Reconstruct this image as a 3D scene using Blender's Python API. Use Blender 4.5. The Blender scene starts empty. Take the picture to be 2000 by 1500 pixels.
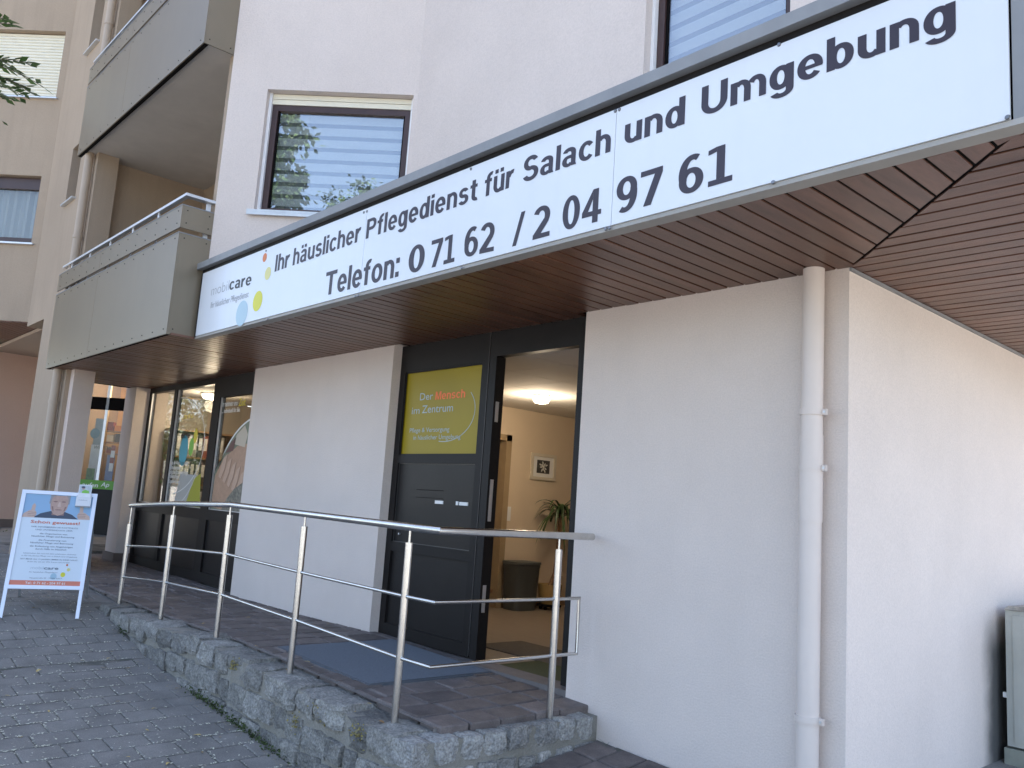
import bpy, math, random
from mathutils import Vector, Matrix, noise
random.seed(7)
S = bpy.context.scene
COL = S.collection
# ------------------------------------------------------------------ camera
F_PX = 1640.788
CAM = Vector((0.0, -3.9, 1.105))
ROWS = (Vector((0.673487, 0.736214, 0.066357)), Vector((-0.063563, 0.147115, -0.987075)), Vector((-0.736461, 0.660565, 0.145876)))
def _orth(r):
    z = r[2].normalized(); x = (r[0] - z*r[0].dot(z)).normalized(); y = z.cross(x); return (x, y, z)
RX, RY, RZ = _orth(ROWS)           # right, down, forward
cd = bpy.data.cameras.new('camera'); cam = bpy.data.objects.new('camera', cd); COL.objects.link(cam)
cd.sensor_width = 36; cd.lens = F_PX/2000*36; cd.clip_start = 0.05; cd.clip_end = 2000
M = Matrix(((RX.x, -RY.x, -RZ.x, CAM.x), (RX.y, -RY.y, -RZ.y, CAM.y), (RX.z, -RY.z, -RZ.z, CAM.z), (0, 0, 0, 1)))
cam.matrix_world = M
S.camera = cam
# ------------------------------------------------------------------ light
SUN_AZ = Vector((-0.45, 0.9, 0)).normalized(); SUN_EL = math.radians(52)
w = bpy.data.worlds.new('World'); S.world = w; w.use_nodes = True
nt = w.node_tree; bg = nt.nodes['Background']
sky = nt.nodes.new('ShaderNodeTexSky'); sky.sky_type = 'NISHITA'; sky.sun_disc = False
sky.sun_elevation = SUN_EL; sky.sun_rotation = math.atan2(SUN_AZ.x, SUN_AZ.y); sky.air_density = 0.8; sky.dust_density = 2.5; sky.ozone_density = 0.6
hs = nt.nodes.new('ShaderNodeHueSaturation'); hs.inputs['Saturation'].default_value = 0.96; nt.links.new(sky.outputs[0], hs.inputs['Color']); nt.links.new(hs.outputs[0], bg.inputs[0]); bg.inputs[1].default_value = 0.15
sl = bpy.data.lights.new('sun', 'SUN'); sl.energy = 5.0; sl.angle = math.radians(0.5); sl.color = (1, 0.95, 0.87)
so = bpy.data.objects.new('sun', sl); COL.objects.link(so); so.location = (-5, 10, 25)
sd = Vector((SUN_AZ.x*math.cos(SUN_EL), SUN_AZ.y*math.cos(SUN_EL), math.sin(SUN_EL)))
so.rotation_euler = (-sd).to_track_quat('-Z', 'Y').to_euler()
S.view_settings.view_transform = 'Standard'; S.view_settings.look = 'None'; S.view_settings.gamma = 1
S.view_settings.exposure = 2.2
S.render.engine = 'CYCLES'
S.cycles.max_bounces = 8; S.cycles.diffuse_bounces = 5; S.cycles.transparent_max_bounces = 12

# ------------------------------------------------------------------ pixel to point (a pixel gives a direction; the distance is from the wall or ground it touches)
def ray(px, py):
    return RX*((px-1000)/F_PX) + RY*((py-750)/F_PX) + RZ
def onY(px, py, y):
    d = ray(px, py); return CAM + d*((y-CAM.y)/d.y)
def onX(px, py, x):
    d = ray(px, py); return CAM + d*((x-CAM.x)/d.x)
def onZ(px, py, z):
    d = ray(px, py); return CAM + d*((z-CAM.z)/d.z)
def proj(P):
    v = Vector(P)-CAM; z = v.dot(RZ)
    if z < 0.05: return None
    return (1000+F_PX*v.dot(RX)/z, 750+F_PX*v.dot(RY)/z)

# ------------------------------------------------------------------ materials
MATS = {}
def mat(name, col, rough=0.6, metal=0.0, var=0.0, vscale=3.0, bump=0.0, bscale=60.0, rand=0.0, stretch=(1, 1, 1), col2=None, spec=0.5, emit=None, estr=0, streak=0.0, coat=0.0, bdist=0.01, fine=0.0, fscale=200.0):
    m = bpy.data.materials.new(name); m.use_nodes = True; MATS[name] = m
    n = m.node_tree.nodes; l = m.node_tree.links; b = n['Principled BSDF']
    b.inputs['Base Color'].default_value = (*col, 1); b.inputs['Roughness'].default_value = rough; b.inputs['Metallic'].default_value = metal
    b.inputs['Specular IOR Level'].default_value = spec; b.inputs['Coat Weight'].default_value = coat
    if emit: b.inputs['Emission Color'].default_value = (*emit, 1); b.inputs['Emission Strength'].default_value = estr
    geo = n.new('ShaderNodeNewGeometry'); pos = geo.outputs['Position']
    def mapped(sc):
        mp = n.new('ShaderNodeMapping'); mp.inputs['Scale'].default_value = sc; l.new(pos, mp.inputs['Vector']); return mp.outputs[0]
    cur = None
    def colour_in():
        if cur is not None: return cur
        rgb = n.new('ShaderNodeRGB'); rgb.outputs[0].default_value = (*col, 1); return rgb.outputs[0]
    if var > 0:
        nz = n.new('ShaderNodeTexNoise'); nz.inputs['Scale'].default_value = vscale; nz.inputs['Detail'].default_value = 6; nz.inputs['Roughness'].default_value = 0.62
        l.new(mapped(stretch), nz.inputs['Vector'])
        cr = n.new('ShaderNodeValToRGB'); cr.color_ramp.elements[0].position = 0.3; cr.color_ramp.elements[1].position = 0.7
        c2 = col2 if col2 else tuple(c*(1-var) for c in col)
        c1 = col if col2 else tuple(min(1, c*(1+var*0.6)) for c in col)
        cr.color_ramp.elements[0].color = (*c2, 1); cr.color_ramp.elements[1].color = (*c1, 1)
        l.new(nz.outputs['Fac'], cr.inputs[0]); cur = cr.outputs[0]
    if fine > 0:
        nz = n.new('ShaderNodeTexNoise'); nz.inputs['Scale'].default_value = fscale; nz.inputs['Detail'].default_value = 2; l.new(mapped(stretch), nz.inputs['Vector'])
        mr = n.new('ShaderNodeMapRange'); mr.inputs[1].default_value = 0.3; mr.inputs[2].default_value = 0.7; mr.inputs[3].default_value = 1-fine; mr.inputs[4].default_value = 1+fine
        l.new(nz.outputs['Fac'], mr.inputs[0])
        vm = n.new('ShaderNodeVectorMath'); vm.operation = 'SCALE'; l.new(colour_in(), vm.inputs[0]); l.new(mr.outputs[0], vm.inputs['Scale']); cur = vm.outputs[0]
    if streak > 0:
        nz = n.new('ShaderNodeTexNoise'); nz.inputs['Scale'].default_value = 1; nz.inputs['Detail'].default_value = 5
        l.new(mapped((9, 9, 0.7)), nz.inputs['Vector'])
        mr = n.new('ShaderNodeMapRange'); mr.inputs[1].default_value = 0.5; mr.inputs[2].default_value = 0.75; mr.inputs[3].default_value = 1; mr.inputs[4].default_value = 1-streak
        l.new(nz.outputs['Fac'], mr.inputs[0])
        vm = n.new('ShaderNodeVectorMath'); vm.operation = 'SCALE'; l.new(colour_in(), vm.inputs[0]); l.new(mr.outputs[0], vm.inputs['Scale']); cur = vm.outputs[0]
    if rand > 0:
        oi = n.new('ShaderNodeObjectInfo')
        mr = n.new('ShaderNodeMapRange'); mr.inputs[3].default_value = 1-rand; mr.inputs[4].default_value = 1+rand
        l.new(oi.outputs['Random'], mr.inputs[0])
        vm = n.new('ShaderNodeVectorMath'); vm.operation = 'SCALE'; l.new(colour_in(), vm.inputs[0]); l.new(mr.outputs[0], vm.inputs['Scale']); cur = vm.outputs[0]
    if cur is not None: l.new(cur, b.inputs['Base Color'])
    if bump > 0:
        nz = n.new('ShaderNodeTexNoise'); nz.inputs['Scale'].default_value = bscale; nz.inputs['Detail'].default_value = 4; nz.inputs['Roughness'].default_value = 0.6
        l.new(mapped(stretch), nz.inputs['Vector'])
        bp = n.new('ShaderNodeBump'); bp.inputs['Strength'].default_value = bump; bp.inputs['Distance'].default_value = bdist
        l.new(nz.outputs['Fac'], bp.inputs['Height']); l.new(bp.outputs[0], b.inputs['Normal'])
    return m
def glass(name, tint=(0.9, 0.92, 0.92), refl=1.0):
    m = bpy.data.materials.new(name); m.use_nodes = True; n = m.node_tree.nodes; l = m.node_tree.links; n.clear(); MATS[name] = m
    o = n.new('ShaderNodeOutputMaterial'); mx = n.new('ShaderNodeMixShader'); t = n.new('ShaderNodeBsdfTransparent'); g = n.new('ShaderNodeBsdfGlossy'); fr = n.new('ShaderNodeFresnel')
    t.inputs[0].default_value = (*tint, 1); g.inputs['Roughness'].default_value = 0.0
    ge = n.new('ShaderNodeNewGeometry'); mr = n.new('ShaderNodeMapRange'); mr.inputs[3].default_value = 1.5; mr.inputs[4].default_value = 1/1.5; l.new(ge.outputs['Backfacing'], mr.inputs[0]); l.new(mr.outputs[0], fr.inputs[0])
    mt = n.new('ShaderNodeMath'); mt.operation = 'MULTIPLY'; mt.use_clamp = True; mt.inputs[1].default_value = refl
    l.new(fr.outputs[0], mt.inputs[0]); l.new(mt.outputs[0], mx.inputs[0]); l.new(t.outputs[0], mx.inputs[1]); l.new(g.outputs[0], mx.inputs[2]); l.new(mx.outputs[0], o.inputs[0])
    return m
PL = mat('plaster', (0.71, 0.622, 0.56), 0.9, var=0.05, vscale=1.3, bump=0.55, bscale=95, bdist=0.006, fine=0.05, fscale=110, streak=0.012)
PLU = mat('plaster_upper', (0.63, 0.55, 0.495), 0.9, var=0.05, vscale=1.3, bump=0.5, bscale=70, bdist=0.007, fine=0.05, fscale=80, streak=0.015)
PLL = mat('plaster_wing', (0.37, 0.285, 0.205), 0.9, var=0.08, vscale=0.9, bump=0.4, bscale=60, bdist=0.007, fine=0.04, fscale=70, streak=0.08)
PLP = mat('plaster_passage', (0.60, 0.41, 0.32), 0.9, var=0.05, vscale=0.9, bump=0.4, bscale=60, bdist=0.007, fine=0.04, fscale=70)
WOODY = mat('soffit_wood', (0.185, 0.084, 0.053), 0.33, var=0.5, vscale=2.2, stretch=(7, 0.8, 1), rand=0.13, col2=(0.10, 0.042, 0.025), fine=0.10, fscale=22, bump=0.12, bscale=60)
WOODX = mat('soffit_wood_side', (0.185, 0.084, 0.053), 0.33, var=0.5, vscale=2.2, stretch=(0.8, 7, 1), rand=0.13, col2=(0.10, 0.042, 0.025), fine=0.10, fscale=22, bump=0.12, bscale=60)
DARK = mat('dark_gap', (0.006, 0.005, 0.005), 0.9, spec=0.1)
FRAME = mat('anthracite_metal', (0.014, 0.012, 0.0115), 0.45, spec=0.2, var=0.15, vscale=6, fine=0.08, fscale=60)
FRAME2 = mat('anthracite_panel', (0.017, 0.015, 0.0145), 0.35, spec=0.22, var=0.2, vscale=3, fine=0.06, fscale=60)
BROWN = mat('brown_window_frame', (0.055, 0.028, 0.024), 0.4, var=0.15, vscale=8)
ALU = mat('aluminium', (0.62, 0.62, 0.62), 0.42, metal=0.7, var=0.1, vscale=9)
STEEL = mat('brushed_steel', (0.62, 0.60, 0.57), 0.23, metal=1.0, var=0.10, vscale=14, bump=0.05, bscale=150)
TRIM = mat('grey_trim', (0.24, 0.245, 0.25), 0.5, var=0.12, vscale=4, streak=0.1)
TRIMU = mat('grey_trim_under', (0.36, 0.345, 0.32), 0.55, var=0.12, vscale=3)
SIGNW = mat('sign_white', (0.70, 0.73, 0.765), 0.28, var=0.025, vscale=1.5, streak=0.02)
SIGNT = mat('sign_text', (0.030, 0.020, 0.030), 0.4)
GREYT = mat('logo_grey', (0.33, 0.34, 0.36), 0.4); BLACKT = mat('logo_black', (0.012, 0.012, 0.014), 0.4)
ORANGE = mat('dot_orange', (0.62, 0.17, 0.03), 0.4); YEL = mat('dot_yellow', (0.66, 0.62, 0.03), 0.4); YELP = mat('dot_pale_yellow', (0.68, 0.63, 0.24), 0.4); BLUEP = mat('dot_blue', (0.42, 0.57, 0.64), 0.4)
BALC = mat('balcony_panel', (0.215, 0.175, 0.12), 0.33, metal=0.3, var=0.08, vscale=1.0, streak=0.04, fine=0.02)
BALS = mat('balcony_slab', (0.50, 0.46, 0.41), 0.85, var=0.08, bump=0.2)
SHUT = mat('shutter_cream', (0.74, 0.69, 0.55), 0.5, var=0.05, vscale=4)
SHUTW = mat('guide_white', (0.78, 0.77, 0.76), 0.45)
BLIND = mat('blind_band', (0.66, 0.67, 0.66), 0.8); BLINDG = mat('blind_sheer', (0.20, 0.20, 0.21), 0.8)
GL = glass('window_glass', refl=5.2); GLB = glass('shop_glass', (0.86, 0.86, 0.84), 1.25); GLN = glass('far_glass', (0.85, 0.85, 0.85), 1.6); GLS = glass('chemist_glass', (0.9, 0.9, 0.9), 0.7)
WHITE = mat('white_paint', (0.78, 0.77, 0.75), 0.45); PVC = mat('downpipe_paint', (0.71, 0.62, 0.555), 0.45, var=0.04, vscale=3, streak=0.03)
PVCL = mat('downpipe_paint_wing', (0.42, 0.33, 0.245), 0.5, var=0.06, vscale=3)
STONE = mat('granite', (0.325, 0.31, 0.275), 0.88, var=0.5, vscale=13, rand=0.30, fine=0.32, fscale=80, bump=1.0, bscale=38, bdist=0.03, col2=(0.16, 0.155, 0.145))
STONEL = mat('granite_clean', (0.46, 0.44, 0.40), 0.88, var=0.5, vscale=16, rand=0.25, fine=0.32, fscale=80, bump=1.0, bscale=38, bdist=0.03, col2=(0.25, 0.245, 0.235))
MORT = mat('mortar', (0.30, 0.285, 0.25), 0.95, var=0.3, vscale=8, fine=0.15, bump=0.8, bscale=50, bdist=0.015, col2=(0.23, 0.21, 0.17))
LICH = mat('lichen', (0.30, 0.25, 0.09), 0.95, var=0.4, vscale=25); MOSS = mat('moss', (0.060, 0.085, 0.025), 0.95, var=0.5, vscale=18)
PORPH = mat('porphyry', (0.160, 0.132, 0.120), 0.72, var=0.30, vscale=9, rand=0.22, fine=0.14, fscale=120, bump=0.5, bscale=40, bdist=0.008)
JOINT = mat('joint_sand', (0.21, 0.19, 0.175), 0.95, var=0.35, vscale=14, fine=0.2, fscale=150)
CONC = mat('concrete_paver', (0.205, 0.192, 0.174), 0.85, var=0.25, vscale=4, rand=0.07, fine=0.20, fscale=160, bump=0.35, bscale=120, bdist=0.005)
JOINTD = mat('joint_moss', (0.175, 0.165, 0.14), 0.95, var=0.5, vscale=7, col2=(0.06, 0.062, 0.05), fine=0.2, fscale=120)
GROUND = mat('street_paving_far', (0.27, 0.26, 0.24), 0.9, var=0.2, vscale=2, fine=0.15, fscale=90)
MATG = mat('door_mat', (0.105, 0.118, 0.135), 0.8, var=0.12, vscale=6, fine=0.12, fscale=150)
INW = mat('interior_wall', (0.68, 0.55, 0.40), 0.9, var=0.03); INC = mat('interior_ceiling', (0.70, 0.66, 0.60), 0.9); INF = mat('interior_floor', (0.25, 0.205, 0.165), 0.45, var=0.12, vscale=3, stretch=(1, 8, 1))
OFFW = mat('office_wall', (0.38, 0.34, 0.29), 0.9); WOODO = mat('office_wood', (0.32, 0.19, 0.10), 0.5, var=0.2, vscale=6, stretch=(1, 1, 6))
LAMP = mat('lamp_diffuser', (0.9, 0.85, 0.75), 0.5, emit=(1.0, 0.85, 0.6), estr=4)
YFILM = mat('olive_film', (0.32, 0.238, 0.014), 0.3, spec=0.2, var=0.06, vscale=2)
FILMG = mat('film_grey_text', (0.40, 0.47, 0.48), 0.4); FILMO = mat('film_orange_text', (0.85, 0.16, 0.02), 0.4)
VIN = mat('vinyl_white', (0.75, 0.75, 0.72), 0.4); VINY = mat('vinyl_yellow', (0.75, 0.6, 0.05), 0.4); VINB = mat('vinyl_teal', (0.05, 0.36, 0.46), 0.4); VING = mat('vinyl_green', (0.22, 0.52, 0.08), 0.4)
OLIVE = mat('film_olive', (0.34, 0.33, 0.02), 0.4); GREYF = mat('film_grey', (0.40, 0.40, 0.38), 0.4)
SKIN1 = mat('print_skin', (0.42, 0.25, 0.16), 0.4, var=0.15, vscale=20); SKIN2 = mat('print_skin_light', (0.52, 0.34, 0.24), 0.4, var=0.1, vscale=25); SKIN3 = mat('print_skin_shadow', (0.24, 0.13, 0.085), 0.4)
CUFF = mat('print_cuff', (0.52, 0.44, 0.34), 0.4); PGREEN = mat('print_green', (0.17, 0.19, 0.12), 0.4, var=0.2, vscale=4); PDARK = mat('print_cloth', (0.045, 0.050, 0.035), 0.4, var=0.8, vscale=26, col2=(0.28, 0.25, 0.20)); PRED = mat('print_red_sleeve', (0.12, 0.045, 0.04), 0.4)
def proc_leaf(name, c1, c2):
    return mat(name, c1, 0.55, var=0.5, vscale=2.2, col2=c2, spec=0.3)
LEAF = proc_leaf('leaf_green', (0.075, 0.125, 0.035), (0.035, 0.07, 0.02)); BARK = mat('bark', (0.10, 0.075, 0.055), 0.95, var=0.4, vscale=10, bump=0.8, bscale=25, bdist=0.02)
PLANT = mat('houseplant_leaf', (0.05, 0.095, 0.03), 0.4, var=0.4, vscale=12); TERRA = mat('ochre_pot', (0.42, 0.27, 0.10), 0.6, var=0.1)
BIN = mat('bin_plastic', (0.075, 0.082, 0.078), 0.45); TABLE = mat('table_wood', (0.36, 0.17, 0.07), 0.45, var=0.2, vscale=4, stretch=(1, 6, 1))

# ------------------------------------------------------------------ mesh helpers
class MB:
    def __init__(s): s.v = []; s.f = []
    def add(s, vs, fs):
        o = len(s.v); s.v += [tuple(v) for v in vs]; s.f += [tuple(i+o for i in f) for f in fs]; return s
    def box(s, x0, x1, y0, y1, z0, z1):
        if x0 > x1: x0, x1 = x1, x0
        if y0 > y1: y0, y1 = y1, y0
        if z0 > z1: z0, z1 = z1, z0
        return s.add([(x0,y0,z0),(x1,y0,z0),(x1,y1,z0),(x0,y1,z0),(x0,y0,z1),(x1,y0,z1),(x1,y1,z1),(x0,y1,z1)],
            [(0,3,2,1),(4,5,6,7),(0,1,5,4),(1,2,6,5),(2,3,7,6),(3,0,4,7)])
    def obox(s, O, U, V, W):
        O, U, V, W = Vector(O), Vector(U), Vector(V), Vector(W)
        if U.cross(V).dot(W) < 0: U, V = V, U
        p = [O, O+U, O+U+V, O+V, O+W, O+U+W, O+U+V+W, O+V+W]
        return s.add(p, [(0,3,2,1),(4,5,6,7),(0,1,5,4),(1,2,6,5),(2,3,7,6),(3,0,4,7)])
    def prism(s, poly, w):
        w = Vector(w); poly = [Vector(p) for p in poly]; n = len(poly)
        nn = Vector((0, 0, 0))
        for i in range(n): nn += poly[i].cross(poly[(i+1) % n])
        if nn.dot(w) < 0: poly.reverse()
        vs = poly+[p+w for p in poly]
        return s.add(vs, [tuple(range(n-1, -1, -1)), tuple(range(n, 2*n))]+[(i, (i+1) % n, n+(i+1) % n, n+i) for i in range(n)])
    def tube(s, path, r, n=12, caps=True):
        path = [Vector(p) for p in path]; rings = []; m = len(path)
        rr = r if isinstance(r, (list, tuple)) else [r]*m
        up = None
        for i, p in enumerate(path):
            if i == 0: t = path[1]-p
            elif i == m-1: t = p-path[i-1]
            else: t = (path[i+1]-p).normalized()+(p-path[i-1]).normalized()
            t.normalize()
            if up is None: up = t.cross(Vector((0, 0, 1)) if abs(t.z) < 0.9 else Vector((1, 0, 0))).normalized()
            a = (up-t*up.dot(t)).normalized(); b = t.cross(a).normalized(); up = a
            k = 1.0
            if 0 < i < m-1:
                c = (p-path[i-1]).normalized().dot(t); k = 1/max(0.4, c)
                side = ((path[i+1]-p).normalized()-(p-path[i-1]).normalized())
                if side.length > 1e-4: side.normalize()
                else: side = None
            else: side = None
            ring = []
            for j in range(n):
                q = a*math.cos(2*math.pi*j/n)+b*math.sin(2*math.pi*j/n)
                if side is not None: q = q+side*(q.dot(side)*(k-1))
                ring.append(p+q*rr[i])
            rings.append(ring)
        vs = [q for ring in rings for q in ring]; fs = []
        for i in range(m-1):
            for j in range(n): fs.append((i*n+j, i*n+(j+1) % n, (i+1)*n+(j+1) % n, (i+1)*n+j))
        if caps: fs += [tuple(range(n-1, -1, -1)), tuple((m-1)*n+j for j in range(n))]
        return s.add(vs, fs)
    def lathe(s, c, prof, n=24):
        c = Vector(c); vs = []; fs = []
        for r, z in prof:
            for j in range(n): vs.append(c+Vector((r*math.cos(2*math.pi*j/n), r*math.sin(2*math.pi*j/n), z)))
        for i in range(len(prof)-1):
            for j in range(n): fs.append((i*n+j, i*n+(j+1) % n, (i+1)*n+(j+1) % n, (i+1)*n+j))
        fs += [tuple(range(n-1, -1, -1)), tuple((len(prof)-1)*n+j for j in range(n))]
        return s.add(vs, fs)
    def mesh(s, name):
        me = bpy.data.meshes.new(name); me.from_pydata(s.v, [], s.f); me.update(); return me
    def build(s, name, m, parent=None, smooth=False):
        return obj(name, s.mesh(name), m, parent, smooth)
def obj(name, me, m, parent=None, smooth=False):
    if m is not None and not me.materials: me.materials.append(m)
    if smooth:
        me.polygons.foreach_set('use_smooth', [True]*len(me.polygons))
        try: me.set_sharp_from_angle(angle=math.radians(40))
        except Exception: pass
    o = bpy.data.objects.new(name, me); COL.objects.link(o)
    if parent is not None: adopt(o, parent)
    return o
def adopt(o, parent):
    o.parent = parent
    p = parent; off = Vector((0, 0, 0))
    while p is not None: off += p.location; p = p.parent
    o.matrix_parent_inverse = Matrix.Translation(-parent.location) if parent.parent is None else Matrix.Identity(4)
def thing(name, label, cat, loc=(0, 0, 0), group=None):
    o = bpy.data.objects.new(name, None); COL.objects.link(o); o.location = loc; o.empty_display_size = 0.1
    return tag(o, label, cat, group)
def tag(o, label=None, cat=None, group=None, kind=None):
    if label: o['label'] = label
    if cat: o['category'] = cat
    if group: o['group'] = group
    if kind: o['kind'] = kind
    return o
def bevel_box(dx, dy, dz, b):
    """box with chamfered edges, centred, 24 verts"""
    vs = []; hx, hy, hz = dx/2, dy/2, dz/2
    import itertools
    for sx, sy, sz in itertools.product((-1, 1), repeat=3):
        vs += [(sx*hx, sy*(hy-b), sz*(hz-b)), (sx*(hx-b), sy*hy, sz*(hz-b)), (sx*(hx-b), sy*(hy-b), sz*hz)]
    import bmesh
    bm = bmesh.new()
    for v in vs: bm.verts.new(v)
    r = bmesh.ops.convex_hull(bm, input=bm.verts)
    me = bpy.data.meshes.new('piece'); bm.to_mesh(me); bm.free(); return me
# text as flat mesh on a plane
_CAP = [None]
def text_raw(s, bold=0.0, res=3):
    cu = bpy.data.curves.new('t', 'FONT'); cu.body = s; cu.size = 1; cu.offset = bold; cu.resolution_u = res; cu.fill_mode = 'FRONT'
    ob = bpy.data.objects.new('t', cu); COL.objects.link(ob)
    bpy.context.view_layer.update()
    me = bpy.data.meshes.new_from_object(ob.evaluated_get(bpy.context.evaluated_depsgraph_get()))
    bpy.data.objects.remove(ob); bpy.data.curves.remove(cu)
    return me
def text(name, s, O, U, V, m, cap, width=None, bold=0.0, parent=None, align='L', lift=0.0, slant=0.0, res=3):
    """O: baseline start (or centre); U, V unit vectors; cap: capital height"""
    if _CAP[0] is None:
        h = text_raw('H'); _CAP[0] = max(v.co.y for v in h.vertices); bpy.data.meshes.remove(h)
    me = text_raw(s, bold, res); O, U, V = Vector(O), Vector(U).normalized(), Vector(V).normalized(); N = U.cross(V)
    xs = [v.co.x for v in me.vertices]; x0, x1 = min(xs), max(xs); k = cap/(_CAP[0]+bold)
    kx = k if width is None else width/(x1-x0)
    tw = (x1-x0)*kx; sh = 0 if align == 'L' else (-tw/2 if align == 'C' else -tw)
    for v in me.vertices:
        a = (v.co.x-x0)*kx+sh; c = (v.co.y+bold*0)*k
        v.co = O+U*(a+c*slant)+V*c+N*lift
    return obj(name, me, m, parent)
# bold grotesque lettering drawn as strokes (cap height 1)
def _band(cx, cy, rx, ry, t, th, a0, a1, n=None):
    n = n or max(4, int(abs(a1-a0)/9)); vs = []; e = 2/2.08
    for i in range(n+1):
        a = math.radians(a0+(a1-a0)*i/n); c, s_ = math.cos(a), math.sin(a); c = math.copysign(abs(c)**e, c); s_ = math.copysign(abs(s_)**e, s_)
        vs += [(cx+rx*c, cy+ry*s_), (cx+(rx-t)*c, cy+(ry-th)*s_)]
    fs = [(2*i, 2*i+2, 2*i+3, 2*i+1) if a1 > a0 else (2*i, 2*i+1, 2*i+3, 2*i+2) for i in range(n)]
    return vs, fs
def _r(x0, x1, y0, y1): return [(x0, y0), (x1, y0), (x1, y1), (x0, y1)], [(0, 1, 2, 3)]
def _q(*p): return list(p), [tuple(range(len(p)))]
def _glyphs():
    t, h, xh = .195, .155, .73; G = {}; b = _band
    G['M'] = (.86, [_r(0, .18, 0, 1), _r(.68, .86, 0, 1), _q((.18, 1), (.18, .70), (.36, 0), (.50, 0), (.25, 1)), _q((.68, .70), (.68, 1), (.61, 1), (.36, 0), (.50, 0))])
    G['I'] = (.20, [_r(0, .20, 0, 1)])
    arch = [b(.31, .42, .29, .325, t, h, 0, 142), _r(.60-t, .60, 0, .42)]
    G['h'] = (.60, [_r(0, t, 0, 1)]+arch); G['n'] = (.60, [_r(0, t, 0, xh)]+arch)
    G['m'] = (.97, [_r(0, t, 0, xh), b(.30, .42, .26, .325, t-.01, h, 0, 140), _r(.56-t+.01, .56, 0, .42), b(.71, .42, .26, .325, t-.01, h, 0, 150), _r(.97-t+.01, .97, 0, .42)])
    G['r'] = (.42, [_r(0, t, 0, xh), b(.36, .36, .32, .385, t, .17, 160, 78)])
    u = [_r(0, t, .31, xh), b(.29, .31, .29, .325, t, h, 180, 322), _r(.60-t, .60, 0, xh)]
    G['u'] = (.60, u); dots = [_r(.06, .24, .83, 1), _r(.35, .53, .83, 1)]
    G['ü'] = (.60, u+dots)
    a = [b(.285, .525, .275, .22, t, h, 168, 0), _r(.37, .56, .10, .525), b(.255, .21, .255, .225, t, .13, 70, 330), _r(.22, .40, .305, .435), _q((.37, .10), (.56, .10), (.60, 0), (.40, 0))]
    G['a'] = (.60, a); G['ä'] = (.60, a+[_r(.04, .22, .83, 1), _r(.33, .51, .83, 1)])
    G['s'] = (.56, [b(.28, .522, .265, .223, t-.01, h-.005, 22, 270), b(.28, .217, .28, .233, t-.01, h-.005, 90, -158)])
    G['l'] = (t, [_r(0, t, 0, 1)]); G['i'] = (t, [_r(0, t, 0, xh), _r(0, t, .83, 1)])
    G['c'] = (.58, [b(.315, .365, .315, .38, t, h, 38, 322)])
    G['e'] = (.62, [b(.31, .365, .31, .38, t, h, -5, 322), _r(.14, .61, .30, .42)])
    G['o'] = (.65, [b(.325, .365, .325, .38, t, h, 0, 360)])
    G['d'] = (.62, [b(.29, .365, .29, .38, t, h, 0, 360), _r(.62-t, .62, 0, 1)])
    G['b'] = (.62, [b(.33, .365, .29, .38, t, h, 0, 360), _r(0, t, 0, 1)])
    G['g'] = (.62, [b(.29, .365, .29, .38, t, h, 0, 360), _r(.62-t, .62, -.05, xh), b(.315, -.05, .305, .235, t, .14, 0, -158)])
    G['f'] = (.43, [_r(.10, .10+t, 0, .76), b(.37, .75, .27, .265, t, .15, 180, 72), _r(0, .40, .59, xh)])
    G['t'] = (.40, [_r(.09, .09+t, .20, .93), b(.35, .22, .26, .235, t, .15, 180, 290), _r(0, .39, .59, xh)])
    G['P'] = (.72, [_r(0, .205, 0, 1), b(.40, .70, .32, .30, .205, .165, -90, 90), _r(.205, .40, .835, 1), _r(.205, .40, .40, .565)])
    G['S'] = (.72, [b(.36, .715, .335, .305, .20, .165, 25, 270), b(.36, .285, .36, .305, .20, .165, 90, -160)])
    G['U'] = (.76, [_r(0, .205, .38, 1), _r(.555, .76, .38, 1), b(.38, .38, .38, .40, .205, .17, 180, 360)])
    G['T'] = (.78, [_r(0, .78, .835, 1), _r(.288, .492, 0, .835)])
    G[':'] = (.20, [_r(0, .2, 0, .2), _r(0, .2, .53, .73)]); G['/'] = (.40, [_q((0, -.03), (.14, -.03), (.40, 1.03), (.26, 1.03))])
    G['0'] = (.60, [b(.30, .5, .30, .515, .19, .15, 0, 360)])
    G['1'] = (.58, [_r(.03, .58, 0, .145), _r(.215, .405, .145, 1), _q((.02, .83), (.215, .87), (.215, 1), (.02, .955))])
    G['7'] = (.60, [_r(0, .60, .845, 1), _q((.10, 0), (.31, 0), (.60, .845), (.39, .845))])
    G['6'] = (.60, [b(.305, .325, .295, .34, .185, .145, 0, 360), b(.34, .50, .34, .515, .19, .15, 62, 205)])
    G['9'] = (.60, [b(.295, .675, .295, .34, .185, .145, 0, 360), b(.26, .50, .34, .515, .19, .15, 25, -118)])
    G['2'] = (.60, [b(.28, .69, .30, .325, .19, .15, 160, -38), _q((0, .13), (.27, .13), (.545, .505), (.37, .60)), _r(0, .60, 0, .15)])
    G['4'] = (.64, [_r(.35, .535, 0, 1), _r(0, .64, .21, .355), _q((0, .355), (.20, .355), (.35, .70), (.35, 1))])
    return G
GLY = _glyphs()
def bold_text(name, s, O, U, V, m, cap, width, parent, gap=.085, weight=1.0):
    O, U, V = Vector(O), Vector(U).normalized(), Vector(V).normalized(); N = U.cross(V); x = 0; mb = MB(); parts_ = []
    for c in s:
        w_, pr_s = GLY[c]; parts_.append((x, pr_s)); x += w_+gap
    tot = x-gap; kx = width/tot
    for k, (ox, prs) in enumerate(parts_):
        for j, (vs, fs) in enumerate(prs):
            mb.add([O+U*((ox+vx)*kx)+V*(vy*cap)+N*(.00015*j) for vx, vy in vs], fs)
    return mb.build(name, m, parent)
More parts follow.
